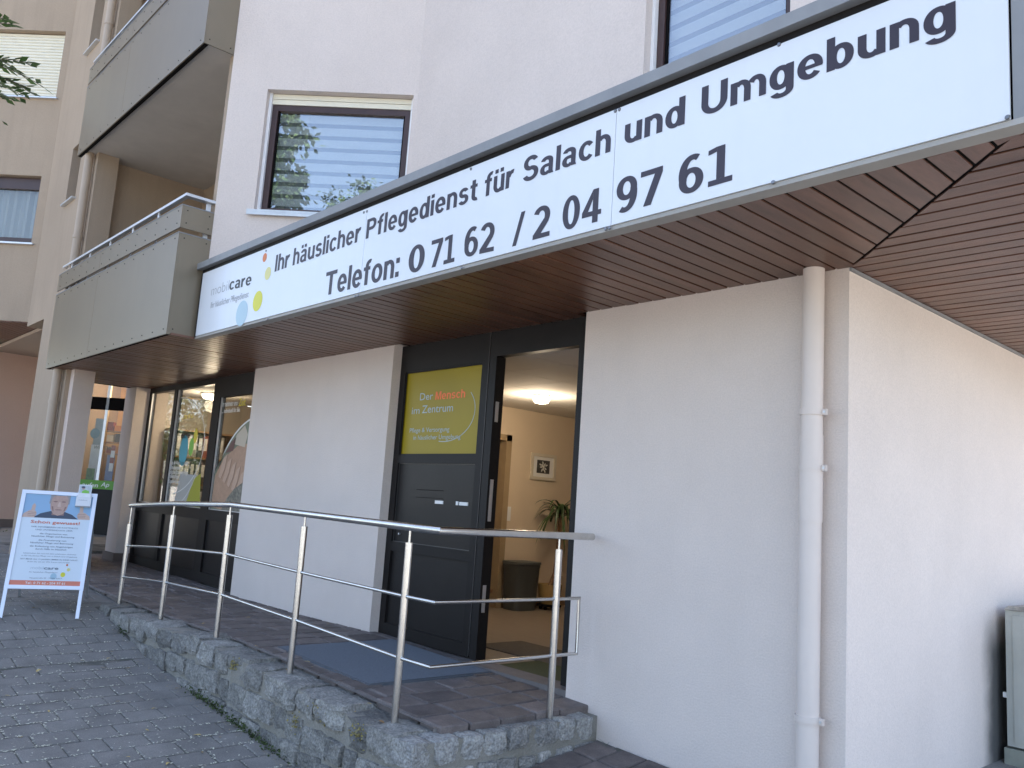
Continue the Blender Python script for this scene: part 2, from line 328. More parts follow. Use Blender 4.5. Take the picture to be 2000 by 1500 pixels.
def ellipse(O, U, V, ru, rv, n=28, a0=0, a1=2*math.pi):
    O, U, V = Vector(O), Vector(U), Vector(V)
    return [O+U*(ru*math.cos(a0+(a1-a0)*i/n))+V*(rv*math.sin(a0+(a1-a0)*i/n)) for i in range(n)]
def flat(name, pts, m, parent=None):
    return MB().add(pts, [tuple(range(len(pts)))]).build(name, m, parent)
def ring(name, c, U, V, ru, rv, wd, a0, a1, m, parent, n=40):
    c, U, V = Vector(c), Vector(U), Vector(V); mb = MB(); vs = []; fs = []
    for i in range(n+1):
        a = a0+(a1-a0)*i/n
        for r in (0, wd): vs.append(c+U*((ru-r)*math.cos(a))+V*((rv-r)*math.sin(a)))
    for i in range(n): fs.append((2*i, 2*i+1, 2*i+3, 2*i+2))
    return mb.add(vs, fs).build(name, m, parent)
X, Y, Z = Vector((1, 0, 0)), Vector((0, 1, 0)), Vector((0, 0, 1))

def facade(name, O, U, L, z0, z1, holes, inward, depth, m, parent):
    """wall sheet with real openings: O start, U along, holes = [(u0,u1,za,zb)], depth of wall"""
    O, U, I = Vector((O[0], O[1], 0)), Vector((U[0], U[1], 0)).normalized(), Vector((inward[0], inward[1], 0)).normalized()
    us = sorted(set([0, L]+[h[0] for h in holes]+[h[1] for h in holes])); zs = sorted(set([z0, z1]+[h[2] for h in holes]+[h[3] for h in holes]))
    mb = MB(); P = lambda u, z, d: O+U*u+Z*z+I*d
    flip = U.cross(Z).dot(I) > 0
    def q(a, b, c, d):
        vs = [a, b, c, d]
        mb.add(vs, [(3, 2, 1, 0) if flip else (0, 1, 2, 3)])
    def inhole(u, z): return any(h[0] < u < h[1] and h[2] < z < h[3] for h in holes)
    for i in range(len(us)-1):
        for j in range(len(zs)-1):
            if inhole((us[i]+us[i+1])/2, (zs[j]+zs[j+1])/2): continue
            a, b, c, d = us[i], us[i+1], zs[j], zs[j+1]
            q(P(a, c, 0), P(b, c, 0), P(b, d, 0), P(a, d, 0)); q(P(b, c, depth), P(a, c, depth), P(a, d, depth), P(b, d, depth))
    for h in holes:
        a, b, c, d = h
        q(P(a, c, 0), P(a, d, 0), P(a, d, depth), P(a, c, depth)); q(P(b, d, 0), P(b, c, 0), P(b, c, depth), P(b, d, depth))
        q(P(b, c, 0), P(a, c, 0), P(a, c, depth), P(b, c, depth)); q(P(a, d, 0), P(b, d, 0), P(b, d, depth), P(a, d, depth))
    q(P(0, z0, 0), P(0, z0, depth), P(0, z1, depth), P(0, z1, 0)) if False else None
    mb.add([P(0, z0, 0), P(0, z1, 0), P(0, z1, depth), P(0, z0, depth)], [(0, 1, 2, 3)]); mb.add([P(L, z0, 0), P(L, z1, 0), P(L, z1, depth), P(L, z0, depth)], [(3, 2, 1, 0)])
    mb.add([P(0, z0, 0), P(L, z0, 0), P(L, z0, depth), P(0, z0, depth)], [(0, 3, 2, 1)]); mb.add([P(0, z1, 0), P(L, z1, 0), P(L, z1, depth), P(0, z1, depth)], [(0, 1, 2, 3)])
    return mb.build(name, m, parent)

# ------------------------------------------------------------------ levels
SOF = 2.395                                     # soffit height over the door step
def lerp_tab(tab, x):
    if x <= tab[0][0]: return tab[0][1]
    for (a, b), (c, d) in zip(tab, tab[1:]):
        if x <= c: return b+(d-b)*(x-a)/(c-a)
    return tab[-1][1]
PLAT = [(-14, .09), (-12, .06), (-8.9, .03), (-7, .03), (-5.8, .05), (-4.6, .02), (-3.4, -.02)]
STR = [(-60, .5), (-16, .2), (-12, .08), (-9, 0.0), (-8.17, -.035), (-7.5, -.14), (-6.8, -.25), (-6.1, -.31), (-5.65, -.33), (-4.95, -.38), (-4.6, -.415), (-3.4, -.46), (4, -.62), (60, -.9)]
def zplat(x): return lerp_tab(PLAT, x)
def smooth(a, b, x):
    t = max(0, min(1, (x-a)/(b-a))); return t*t*(3-2*t)
def zright(x, y): return -.185-.05*(min(x, 6)+3.43)+.12*max(-1.5, min(.5, y))
def zstreet(x, y):
    wv = smooth(-3.9, -3.35, x)*smooth(-2.2, -1.2, y)
    z = lerp_tab(STR, x)*(1-wv)+zright(x, y)*wv
    return z - 0.012*max(0, min(6, -1.33-y))

# ------------------------------------------------------------------ ground
def axis(fine0, fine1, step, far):
    a = []; v = fine0
    while v <= fine1+1e-6: a.append(v); v += step
    lo = []; v, s = fine0, step
    while v > -far: s *= 1.5; v -= s; lo.append(v)
    hi = []; v, s = a[-1], step
    while v < far: s *= 1.5; v += s; hi.append(v)
    return lo[::-1]+a+hi
gx = axis(-16, 3, 0.25, 400); gy = axis(-5, 1.0, 0.25, 400)
mb = MB(); vs = [(x, y, zstreet(x, y)-.005-(0.25 if (-13 < x < -3.42 and -1.25 < y < 8) else 0)) for y in gy for x in gx]; nx = len(gx)
mb.add(vs, [(j*nx+i, j*nx+i+1, (j+1)*nx+i+1, (j+1)*nx+i) for j in range(len(gy)-1) for i in range(nx-1)])
street = tag(mb.build('street', JOINTD, None, True), kind='structure')
street.data.materials.append(GROUND)
for p in street.data.polygons:
    c = p.center
    if not (-14 < c.x < 3 and -4.6 < c.y < 1): p.material_index = 1
# grey concrete pavers of the street
PAVM = [bevel_box(.194, .218, .05, .005) for _ in range(1)]
for me in PAVM: me.materials.append(CONC)
rest = MB(); npav = 0
px_list = []
ix = 0; x = -14.0
while x < -3.32:
    y = -4.5+(0.1125 if ix % 2 else 0)
    while y < -0.9:
        lim = -1.33 if x > -8.35 else -1.0
        if y < lim: px_list.append((x, y))
        y += 0.225
    x += 0.2; ix += 1
def paver_place(o, x, y, zf, dz):
    e = .08
    gxn = (zf(x+e, y)-zf(x-e, y))/(2*e); gyn = (zf(x, y+e)-zf(x, y-e))/(2*e)
    nrm = Vector((-gxn+random.uniform(-.012, .012), -gyn+random.uniform(-.012, .012), 1)).normalized()
    rot = Z.rotation_difference(nrm).to_matrix().to_4x4()
    return Matrix.Translation((x, y, zf(x, y)+dz+random.uniform(-.0025, .0025))) @ rot @ Matrix.Rotation(random.uniform(-.012, .012), 4, 'Z')
cand = []
for x, y in px_list:
    p = proj((x, y, zstreet(x, y)))
    if p and -60 < p[0] < 800 and 1040 < p[1] < 1560:
        cand.append(((Vector((x, y, 0))-CAM).length, x, y))
    else: cand.append((99+random.random(), x, y))
cand.sort()
for k, (d, x, y) in enumerate(cand):
    Mx = paver_place(None, x, y, zstreet, -.025)
    if k < 300 and d < 90:
        o = bpy.data.objects.new('paver', PAVM[0]); COL.objects.link(o); o.matrix_world = Mx; o.parent = street
    else:
        rest.add([Mx @ v.co for v in PAVM[0].vertices], [tuple(p.vertices) for p in PAVM[0].polygons])
tag(rest.build('paver_field', CONC, street), kind='stuff')

# ramp in front of the door, paved with reddish porphyry setts
mb = MB(); xs = [-13+i*0.2 for i in range(48)]
xs = [x for x in xs if x < -3.52]+[-3.52]
for a, b in zip(xs, xs[1:]):
    for (ya, yb) in ((-1.12, .11),):
        mb.add([(a, ya, zplat(a)-.006), (b, ya, zplat(b)-.006), (b, yb, zplat(b)-.006), (a, yb, zplat(a)-.006)], [(0, 1, 2, 3)])
mb.add([(-3.52, -1.12, -.5), (-3.52, .11, -.5), (-3.52, .11, zplat(-3.52)-.01), (-3.52, -1.12, zplat(-3.52)-.01)], [(0, 1, 2, 3)])
ramp = tag(mb.build('ramp', JOINT), kind='structure')
SETT = {}
def sett_mesh(dx, dy):
    key = (round(dx/.02), round(dy/.02))
    if key not in SETT:
        me = bevel_box(key[0]*.02-.012, key[1]*.02-.012, .055, .008)
        for v in me.vertices:
            v.co.x += random.uniform(-.004, .004); v.co.y += random.uniform(-.004, .004)
        me.materials.append(PORPH); SETT[key] = me
    return SETT[key]
MATR = (-5.50, -4.34, -0.98, -0.02)
def lay_setts(x0, x1, y0, y1, zf, parent, skip=None, dz=-.0265, row=.18):
    x = x0
    while x < x1-.05:
        wx = min(row, x1-x)
        y = y0-random.uniform(0, .12)
        while y < y1-.02:
            ly = random.choice((.20, .22, .26, .28, .32)); ya, yb = max(y, y0), min(y+ly, y1)
            y += ly
            if yb-ya < .05: continue
            cx, cy = x+wx/2, (ya+yb)/2
            if skip and skip[0] < cx-.06 and cx+.06 < skip[1] and skip[2] < cy-.06 and cy+.06 < skip[3]: continue
            o = bpy.data.objects.new('sett', sett_mesh(wx, yb-ya)); COL.objects.link(o); o.matrix_world = paver_place(None, cx, cy, zf, dz); o.parent = parent
        x += wx
lay_setts(-9.7, -3.47, -1.10, .07, lambda x, y: zplat(x), ramp, MATR, row=.2075)
mb = MB()
for i in range(11):
    for j in range(6):
        pass
rs = MB(); x = -12.6
while x < -9.72:
    y = -1.1-random.uniform(0, .1)
    while y < .05:
        ly = random.choice((.2, .24, .28)); Mx = paver_place(None, x+.09, y+ly/2, lambda a, b: zplat(a), -.0265); me = sett_mesh(.18, ly)
        rs.add([Mx @ v.co for v in me.vertices], [tuple(p.vertices) for p in me.polygons]); y += ly
    x += .18
tag(rs.build('sett_field', PORPH, ramp), kind='stuff')
# lower forecourt right of the stone wall
mb = MB()
fx = [-3.40+i*.2 for i in range(20)]; fy = [-1.5+i*.15 for i in range(11)]
mb.add([(x, y, zright(x, y)-.008) for y in fy for x in fx], [(j*20+i, j*20+i+1, (j+1)*20+i+1, (j+1)*20+i) for j in range(10) for i in range(19)])
fore = tag(mb.build('forecourt', JOINT), kind='structure')
lay_setts(-3.38, -2.2, -1.45, -.005, lambda x, y: zright(x, y), fore, dz=-.022)

# ------------------------------------------------------------------ corner building with the care office
B = thing('apartment_building', 'pale plastered corner building with a slatted wooden canopy, brown window frames and grey balconies', 'building', (-6, 2, 0))
XD0, XD1, XW0, XC = -5.86, -3.67, -8.47, -1.905      # door recess, bay edge, corner
YD = .085                                            # plane of door and bay frames
def wallbox(name, x0, x1, y0, y1, z0, z1, m=PL): return MB().box(x0, x1, y0, y1, z0, z1).build(name, m, B)
wallbox('wall', XD1, XC, 0, .32, -.7, SOF+.02)
wallbox('wall', XW0, XD0, 0, .32, -.4, SOF+.02)
# side wall with a dark band by the cabinet
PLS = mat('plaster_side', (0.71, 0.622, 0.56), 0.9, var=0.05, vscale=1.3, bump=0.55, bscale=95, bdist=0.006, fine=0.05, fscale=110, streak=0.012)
def dark_band(m, y0, y1, z0, z1, c):          # soft-edged dark band mixed into the plaster colour beside the cabinet
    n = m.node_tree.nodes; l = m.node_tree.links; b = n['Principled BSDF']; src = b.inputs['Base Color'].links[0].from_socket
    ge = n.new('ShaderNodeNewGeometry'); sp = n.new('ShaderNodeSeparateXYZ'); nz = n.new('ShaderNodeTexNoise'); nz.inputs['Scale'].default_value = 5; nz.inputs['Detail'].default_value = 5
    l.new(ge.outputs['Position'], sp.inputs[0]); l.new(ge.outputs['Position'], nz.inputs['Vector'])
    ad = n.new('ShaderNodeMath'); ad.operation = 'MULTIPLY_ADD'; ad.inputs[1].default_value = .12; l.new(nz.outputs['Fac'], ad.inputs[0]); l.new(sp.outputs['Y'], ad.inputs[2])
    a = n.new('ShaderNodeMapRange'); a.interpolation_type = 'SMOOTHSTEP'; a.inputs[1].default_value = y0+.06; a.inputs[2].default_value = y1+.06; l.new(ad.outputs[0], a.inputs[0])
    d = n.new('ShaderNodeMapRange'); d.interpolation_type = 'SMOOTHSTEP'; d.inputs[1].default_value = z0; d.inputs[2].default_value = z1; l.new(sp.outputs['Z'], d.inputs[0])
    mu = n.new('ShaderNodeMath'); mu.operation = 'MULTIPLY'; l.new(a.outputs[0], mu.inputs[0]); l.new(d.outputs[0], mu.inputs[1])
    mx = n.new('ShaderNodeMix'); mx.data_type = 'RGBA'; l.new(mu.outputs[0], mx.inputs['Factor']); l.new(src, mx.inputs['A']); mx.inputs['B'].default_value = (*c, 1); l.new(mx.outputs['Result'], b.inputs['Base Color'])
dark_band(PLS, 1.68, 1.90, .72, .40, (.10, .098, .092))
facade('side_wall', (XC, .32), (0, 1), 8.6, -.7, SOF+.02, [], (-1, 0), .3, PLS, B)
wallbox('pier', -12.28, -11.86, -.10, .45, -.1, SOF+.01)
wallbox('column', -11.25, -10.85, -1.15, -.92, -.1, SOF+.01, mat('plaster_column', (.62, .50, .42), .9, var=.05, bump=.4, bscale=70, fine=.04))
sk = MB().box(-12.30, -11.84, -.12, .45, -.1, .17).build('skirting', mat('skirting_stone', (0.16, 0.12, 0.10), 0.7, var=0.2), B)
# upper walls
U1 = Vector((1, 1, 0)).normalized(); N1 = Vector((1, -1, 0)).normalized(); W1 = Vector((-7.36, -1.07, 0)); L1 = 1.25*math.sqrt(2)
def onW1(px, py):
    d = ray(px, py); return CAM+d*((W1-CAM).dot(N1)/d.dot(N1))
def u1(px, py): return (onW1(px, py)-W1).dot(U1)
wa, wb, wz0, wz1 = u1(523, 175), u1(808, 185), 3.60, 4.80
HTOP = 11.6
facade('upper_wall', (W1.x, W1.y), U1, L1, 3.0, HTOP, [(wa, wb, wz0, wz1), (wa, wb, wz0+2.74, wz1+2.74)], -N1, .22, PLU, B)
Y2 = .18; X2 = -6.11
facade('upper_wall', (X2, Y2), (1, 0), XC-X2, 3.0, HTOP, [(-3.44-X2, -2.36-X2, 3.60, 4.80), (-3.44-X2, -2.36-X2, 6.34, 7.54)], (0, 1), .22, PLU, B)
facade('upper_wall', (XC, Y2+.22), (0, 1), 8.6, 3.0, HTOP, [], (-1, 0), .22, PLU, B)
wallbox('back_wall', -22, XC, 8.9, 9.2, -.5, HTOP, PLU)
MB().prism([(-7.5, -1.2, 0), (-6.05, .12, 0), (-1.8, .12, 0), (-1.8, 9.3, 0), (-22.3, 9.3, 0), (-22.3, 0, 0), (-17.2, -5.0, 0), (-13.35, -1.3, 0)], (0, 0, .3)).build('roof', mat('roof_edge', (.3, .3, .3)), B).location = (0, 0, HTOP)
# loggia walls behind the balconies
XL = -11.2
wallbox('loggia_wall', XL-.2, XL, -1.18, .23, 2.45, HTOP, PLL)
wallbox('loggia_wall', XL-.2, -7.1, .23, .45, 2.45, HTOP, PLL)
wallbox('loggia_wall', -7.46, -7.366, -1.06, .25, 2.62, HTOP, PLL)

# ---- canopy: core, fascia trims, soffit planks
YF = -1.12; XF0, XF1 = -7.33, -.745
cn = MB(); cn.box(-11.3, XF1-.02, -1.03, .0, SOF+.045, SOF+.06); cn.box(-12.2, -11.3, -.93, .0, SOF+.045, SOF+.06); cn.box(XF0, XF1-.02, -1.06, .18, SOF+.06, 2.98)
cn.box(XC, XF1-.02, 0, 6, SOF+.045, 2.98); cn.box(-11.3, -7.39, -1.30, .3, SOF+.031, SOF+.07); cn.box(XW0-4, XC, 0, .34, SOF+.031, SOF+.2)
cn.box(-11.3, XF1-.09, -1.04, -.003, SOF+.005, SOF+.046); cn.box(-12.2, -11.3, -.935, -.003, SOF+.005, SOF+.046); cn.box(XC+.003, XF1-.09, -.003, 5.9, SOF+.005, SOF+.046); cn.box(-11.3, -7.39, -1.32, -1.04, SOF+.005, SOF+.032)
canopy = cn.build('canopy', DARK, B)
tr = MB(); tr.box(XF0-.02, XF1, YF, -1.045, SOF, SOF+.012); tr.box(XF0-.02, XF1, YF, YF+.012, SOF+.012, SOF+.02)
tr.box(XF1-.076, XF1, -1.045, 6, SOF, SOF+.012)
tr.build('soffit_trim', TRIMU, canopy)
tp = MB(); tp.box(XF0-.07, XF1+.035, YF-.045, .17, 3.022, 3.078); tp.box(XF1-.06, XF1+.035, .17, 6, 3.022, 3.078)
tp.build('roof_trim', TRIM, canopy)
MB().box(XF0-.01, XF1+.004, YF+.002, YF+.03, 2.985, 3.022).box(XF0-.01, XF0+.02, YF-.002, YF+.05, SOF+.012, 2.99).build('shadow_gap', FRAME, canopy)
MB().box(XF1-.085, XF1, YF+.001, YF+.03, SOF+.012, 2.985).box(XF1-.03, XF1, YF+.03, 6, SOF+.012, 3.022).build('side_fascia', TRIM, canopy)
XM = XC+.005                                    # mitre from the building corner to the canopy corner
def mitre_y(x): return (x-XM)*(-1.0)
PITCH = .105; TH = .018; XB1P = -7.36
x = XF1-.078
while x > -12.0:
    x0, x1 = x-PITCH+.0145, x
    y0 = -1.045 if x0 > XB1P-.02 else (-1.325 if x0 > -11.3 else -.94)
    def yend(xx): return min(.0, mitre_y(xx)-.012) if xx > XM else None
    if x0 > XM:
        ya, yb = yend(x0), yend(x1)
        if ya-y0 < .02: x -= PITCH; continue
        poly = [(x0, y0, SOF), (x1, y0, SOF), (x1, max(yb, y0+.001), SOF), (x0, ya, SOF)]
    else:
        if XD1 < x1 and x0 < XC+.1: ye = -.001
        elif XD0+.02 < x0 and x1 < XD1: ye = YD
        elif XW0 < x1 and x0 < XD0+.02: ye = -.001
        elif x1 < -11.9: ye = .0
        else: ye = YD
        poly = [(x0, y0, SOF), (x1, y0, SOF), (x1, ye, SOF), (x0, ye, SOF)]
    o = MB().prism(poly, (0, 0, TH)).build('plank', WOODY, canopy); o.location.z = random.uniform(-.0015, .0015)
    x -= PITCH
y = -1.045+.0125
while y < 4.6:
    y0, y1 = y, y+PITCH-.015
    xa = [max(XC+.001, XM-yy+.012) if yy < 0 else XC+.001 for yy in (y0, y1)]
    xr = XF1-.078
    if xr-max(xa) > .0:
        o = MB().prism([(xa[0], y0, SOF), (xr, y0, SOF), (xr, y1, SOF), (xa[1], y1, SOF)], (0, 0, TH)).build('plank', WOODX, canopy); o.location.z = random.uniform(-.0015, .0015)
    y += PITCH
MB().box(XC, XC+.012, .0, 4.6, SOF-.018, SOF-.002).build('cover_strip', TRIM, canopy)

# ---- brown windows with roller shutter housing and zebra blind
def window(O, U, N, wd, z0, z1, glassm=GL, parent=B, blind=True):
    """O: left bottom of opening on the wall face, U along, N outward"""
    O, U, N = Vector(O), Vector(U), Vector(N); I = -N
    d = .10; fw = .055; zt = z1-.105
    def P(u, z, dd): return O+U*u+Z*(z-O.z)+I*dd
    fr = MB()
    g = .028
    fr.obox(P(g, z0+.03, d), U*fw, I*.06, Z*(zt-z0-.03)); fr.obox(P(wd-g-fw, z0+.03, d), U*fw, I*.06, Z*(zt-z0-.03))
    fr.obox(P(g+fw, zt-fw, d), U*(wd-2*g-2*fw), I*.06, Z*fw); fr.obox(P(g+fw, z0+.03, d), U*(wd-2*g-2*fw), I*.06, Z*fw)
    wn = fr.build('window', BROWN, parent)
    s = MB(); s.obox(P(g+fw, z0+.03+fw, d+.018), U*.014, I*.03, Z*(zt-z0-.03-2*fw)); s.obox(P(wd-g-fw-.014, z0+.03+fw, d+.018), U*.014, I*.03, Z*(zt-z0-.03-2*fw))
    s.build('seal', DARK, wn)
    pn = MB().obox(P(g+fw, z0+.03+fw, d+.03), U*(wd-2*g-2*fw), I*.006, Z*(zt-z0-.03-2*fw)).build('pane', glassm, wn)
    for u in (0.001, wd-g+.001): MB().obox(P(u, z0+.02, d-.035), U*(g-.002), I*.07, Z*(z1-z0-.021)).build('guide_rail', SHUTW, wn)
    for k in range(2): MB().obox(P(g, zt+.002+k*.05, d-.012-.006*k), U*(wd-2*g), I*.014, Z*.047).build('shutter_slat', SHUT, wn)
    MB().obox(P(-.05, z0-.002, -.045), U*(wd+.1), I*.145, Z*.022).obox(P(-.05, z0-.03, -.045), U*(wd+.1), I*.006, Z*.03).build('sill', ALU, wn)
    if blind:
        zz = zt-fw; k = 0; gz = z0+.03+fw
        while zz > gz+.01:
            h = .078 if k % 2 == 0 else .040
            h = min(h, zz-gz)
            MB().obox(P(g+fw-.01, zz-h, d+.075+(.004 if k % 2 else 0)), U*(wd-2*g-2*fw+.02), I*.003, Z*h).build('blind_band', BLIND if k % 2 == 0 else BLINDG, wn)
            zz -= h; k += 1
    MB().obox(P(-.1, z0-.1, .23), U*(wd+.2), I*.01, Z*(z1-z0+.2)).build('room_backing', DARK, wn)
    return wn
for dz in (0, 2.74):
    window(W1+U1*wa+Z*(wz0+dz), U1, N1, wb-wa, wz0+dz, wz1+dz)
    window((-3.44, Y2, 3.60+dz), X, -Y, 1.08, 3.60+dz, 4.80+dz)

# ---- balconies
YB0, XB0, XB1 = -1.36, -11.32, -7.36
def balcony(z, with_rail=True):
    sb = MB().box(XL+.0, XB1-.01, -1.30, .24, z+.02, z+.2).build('balcony', BALS, B)
    t = .012
    def panel(name, z0, z1):
        n = 2
        xm = XB0+(XB1-XB0)*.42
        for a, b in ((XB0, xm-.002), (xm+.002, XB1)):
            MB().box(a, b, YB0, YB0+t, z0, z1).build(name, BALC, sb)
        MB().box(XB1-t, XB1, YB0+t+.001, -1.072, z0, z1).build(name, BALC, sb)
        sc = MB()
        for k in range(15):
            xx = XB0+.12+k*(XB1-XB0-.2)/14
            for zz in (z0+.05, z1-.04):
                sc.tube([(xx, YB0+.001, zz), (xx, YB0-.004, zz)], .006, 6)
        for yy in (YB0+.05, -1.11):
            for zz in (z0+.05, z1-.04): sc.tube([(XB1-.001, yy, zz), (XB1+.004, yy, zz)], .006, 6)
        sc.build('screws', FRAME, sb)
    panel('panel', z, z+.915); panel('panel', z+.965, z+1.17)
    for zz in (z+.915, z+1.17): MB().box(XB0, XB1+.004, YB0-.004, YB0+.02, zz, zz+.008).box(XB1-.016, XB1+.004, YB0+.02, -1.072, zz, zz+.008).build('panel_edge', TRIM, sb)
    MB().box(XB0, XB1-.013, YB0+.013, YB0+.05, z-.002, z+.05).build('drip_edge', DARK, sb)
    k = 0; xx = XB0+.35
    while xx < XB1-.1:
        MB().box(xx-.02, xx+.02, YB0+.04, YB0+.052, z+.1, z+1.265).build('rail_post', ALU, sb); xx += .72
    MB().box(XB1-.06, XB1-.045, -1.13, -1.09, z+.1, z+1.265).build('rail_post', ALU, sb)
    MB().box(XB0+.02, XB1+.002, YB0+.02, YB0+.065, z+1.265, z+1.29).box(XB1-.075, XB1+.002, YB0+.065, -1.06, z+1.265, z+1.29).build('top_rail', ALU, sb)
    return sb
balcony(SOF+.005); balcony(5.125)
sb3 = MB().box(XL, XB1-.01, -1.34, .24, 7.86, 8.05).build('balcony', BALS, B)
MB().box(XB0, XB1, YB0, YB0+.012, 7.86, 8.8).build('panel', BALC, sb3)

# ---- office window bay
bay = MB()
zb0, zb1 = .05, SOF
def pxx(px, py): return onY(px, py, YD).x
bx0 = -11.86; m1a, m1b = -10.96, -10.86; m2a, m2b = -9.70, -9.50; bx1 = XW0
for a, b in ((bx0, bx0+.06), (m1a, m1b), (m2a, m2b), (bx1-.05, bx1+.02)): bay.box(a, b, YD, YD+.07, zb0, zb1)
bay.box(bx0+.06, m1a, YD, YD+.07, 2.33, zb1); bay.box(m1b, m2a, YD, YD+.07, 2.325, zb1); bay.box(m2b, bx1-.05, YD, YD+.07, 2.155, zb1)
for a, b in ((bx0+.06, m1a), (m1b, m2a), (m2b, bx1-.05)): bay.box(a, b, YD, YD+.07, .74, .86); bay.box(a, b, YD, YD+.07, zb0, .16)
BAY = bay.build('window_bay', FRAME, B)
for a, b, zt in ((bx0+.06, m1a, 2.33), (m1b, m2a, 2.325), (m2b, bx1-.05, 2.155)):
    MB().box(a-.005, b+.005, YD+.03, YD+.036, .855, zt+.004).build('pane', GLB, BAY)
    MB().box(a, b, YD+.022, YD+.04, .16, .74).build('lower_panel', FRAME2, BAY)
    mm = MB(); mm.box(a+.002, a+.010, YD+.012, YD+.03, .862, zt-.002); mm.box(a+.01, b-.01, YD+.012, YD+.03, .862, .870); mm.build('glazing_bead', ALU, BAY)

# ---- office entrance: fixed leaf with letter box, open doorway
ent = MB()
ex0, exm, ex1 = XD0+.0, -4.715, XD1
ent.box(ex0, ex0+.075, YD, YD+.07, .04, SOF); ent.box(exm-.075, exm, YD, YD+.07, .04, SOF)
ent.box(ex0+.075, exm-.075, YD, YD+.07, 2.17, SOF); ent.box(ex0+.075, exm-.075, YD, YD+.07, 1.41, 1.475); ent.box(ex0+.075, exm-.075, YD, YD+.07, .70, .775); ent.box(ex0+.075, exm-.075, YD, YD+.07, .04, .13)
ENT = ent.build('entrance_front', FRAME, B)
BEAD = mat('bead_grey', (.11, .105, .10), .4, metal=.5)
e2 = MB(); e2.box(exm+.012, ex1, YD, YD+.07, 2.205, SOF); e2.box(ex1-.13, ex1, YD, YD+.07, -.02, 2.205); e2.box(exm+.003, exm+.012, YD+.008, YD+.06, .04, SOF)
e2.build('door_frame', FRAME, ENT)
MB().box(exm+.012, exm+.085, YD, YD+.09, .035, 2.205).build('leaf_edge', FRAME, ENT)
for zz in ((1.72, 1.87), (1.0, 1.3), (.36, .55)): MB().box(exm+.085, exm+.088, YD+.02, YD+.05, *zz).build('strike_plate', ALU, ENT)
MB().box(exm+.0, exm+.003, YD-.003, YD+.02, .05, SOF).build('joint_strip', BEAD, ENT)
sx0, sx1 = ex0+.075, exm-.075
MB().box(sx0, sx1, YD+.02, YD+.03, .775, 1.41).build('letterbox_panel', FRAME2, ENT)
MB().box(sx0, sx1, YD+.02, YD+.03, .13, .70).build('lower_panel', FRAME2, ENT)
def frame_line(x0, x1, z0, z1, y, w, nm, m): MB().box(x0, x0+w, y, y+.004, z0, z1).box(x1-w, x1, y, y+.004, z0, z1).box(x0+w, x1-w, y, y+.004, z0, z0+w).box(x0+w, x1-w, y, y+.004, z1-w, z1).build(nm, m, ENT)
frame_line(sx0, sx1, .775, 1.41, YD+.015, .005, 'panel_bead', BEAD); frame_line(sx0, sx1, .13, .70, YD+.015, .006, 'panel_bead', FRAME)
MB().box(sx0, sx1, YD+.022, YD+.03, 1.475, 2.17).build('film_backing', YFILM, ENT)
frame_line(sx0, sx1, 1.475, 2.17, YD+.008, .012, 'glazing_bead', FRAME)
yt = YD+.0205
def dtx(s, px, py, cap, m, px1, bold=.0):
    a = onY(px, py, yt); b = onY(px1, py, yt)
    return text('lettering', s, (a.x, yt, a.z), X, Z, m, cap, b.x-a.x, bold, ENT)
dtx('Der', 820, 782, .058, FILMG, 845); a, b = onY(850, 781, yt), onY(908, 781, yt); bold_text('lettering', 'Mensch', (a.x, yt, a.z), X, Z, FILMO, .066, b.x-a.x, ENT)
dtx('im', 804, 809, .058, FILMG, 819); dtx('Zentrum', 824, 807, .062, FILMG, 884)
dtx('Pflege & Versorgung', 800, 845, .036, FILMG, 877, .0); dtx('in häuslicher Umgebung', 807, 859, .036, FILMG, 899, .0)
ring('arc', (-5.22, yt, 1.82), X, Z, .36, .24, .006, math.radians(-100), math.radians(35), FILMG, ENT)
lb = MB(); lb.box(-5.52, -5.17, YD+.016, YD+.02, 1.20, 1.204); lb.box(-5.52, -5.17, YD+.016, YD+.02, 1.14, 1.143)
lb.build('letter_slot', DARK, ENT)
for xx in (-5.26, -4.96): MB().box(xx, xx+.10, YD+.013, YD+.02, 1.10, 1.125).build('name_label', WHITE, ENT)
MB().box(-5.0, -4.975, YD+.013, YD+.02, 1.10, 1.128).build('bell_button', WHITE, ENT)
MB().tube([(-5.70, YD+.02, .84), (-5.70, YD+.006, .84)], .008, 10).build('lock', ALU, ENT)
MB().box(XD0, XD1, .0, YD+.09, -.06, .028).build('threshold', mat('threshold_stone', (.16, .14, .13), .7, var=.2, vscale=8), ENT)
# rooms behind the doorway
rm = MB(); XR0, XR1, YR1, ZR = -7.165, -3.3, 5.6, 2.25
rm.box(XR0-.1, XR0, .33, 2.05, -.1, ZR+.0); rm.box(XR0-.1, XR0, 2.50, YR1, -.1, ZR); rm.box(XR0-.1, XR0, 2.05, 2.50, 1.86, ZR); rm.box(XR0-.1, XR1, YR1, YR1+.1, -.1, ZR); rm.box(XR1, XR1+.1, .33, YR1, -.1, ZR)
ROOM = rm.build('hall_wall', INW, B)
MB().box(XR0-1.6, XR1+.1, .16, YR1+.1, -.1, .0).build('hall_floor', INF, B)
cl = MB()
for i in range(6):
    for j in range(9):
        xa, ya = XR0+i*.645, .18+j*.61
        cl.box(xa+.003, xa+.642, ya+.003, ya+.607, ZR, ZR+.01)
cl.build('ceiling_tiles', INC, B); MB().box(XR0-1.6, XR1, .16, YR1, ZR+.012, ZR+.03).build('hall_ceiling', INC, B)
MB().box(XR0-.11, XR0+.02, 2.49, 2.57, 0, 1.93).box(XR0-.11, XR0+.02, 1.98, 2.57, 1.86, 1.93).build('inner_door_frame', mat('oak_trim', (.36, .26, .15), .5, var=.15), B)
MB().box(XR0-1.5, XR0-1.4, .3, 4, 0, ZR).build('inner_room_wall', mat('inner_yellow', (.72, .6, .36), .9), B)
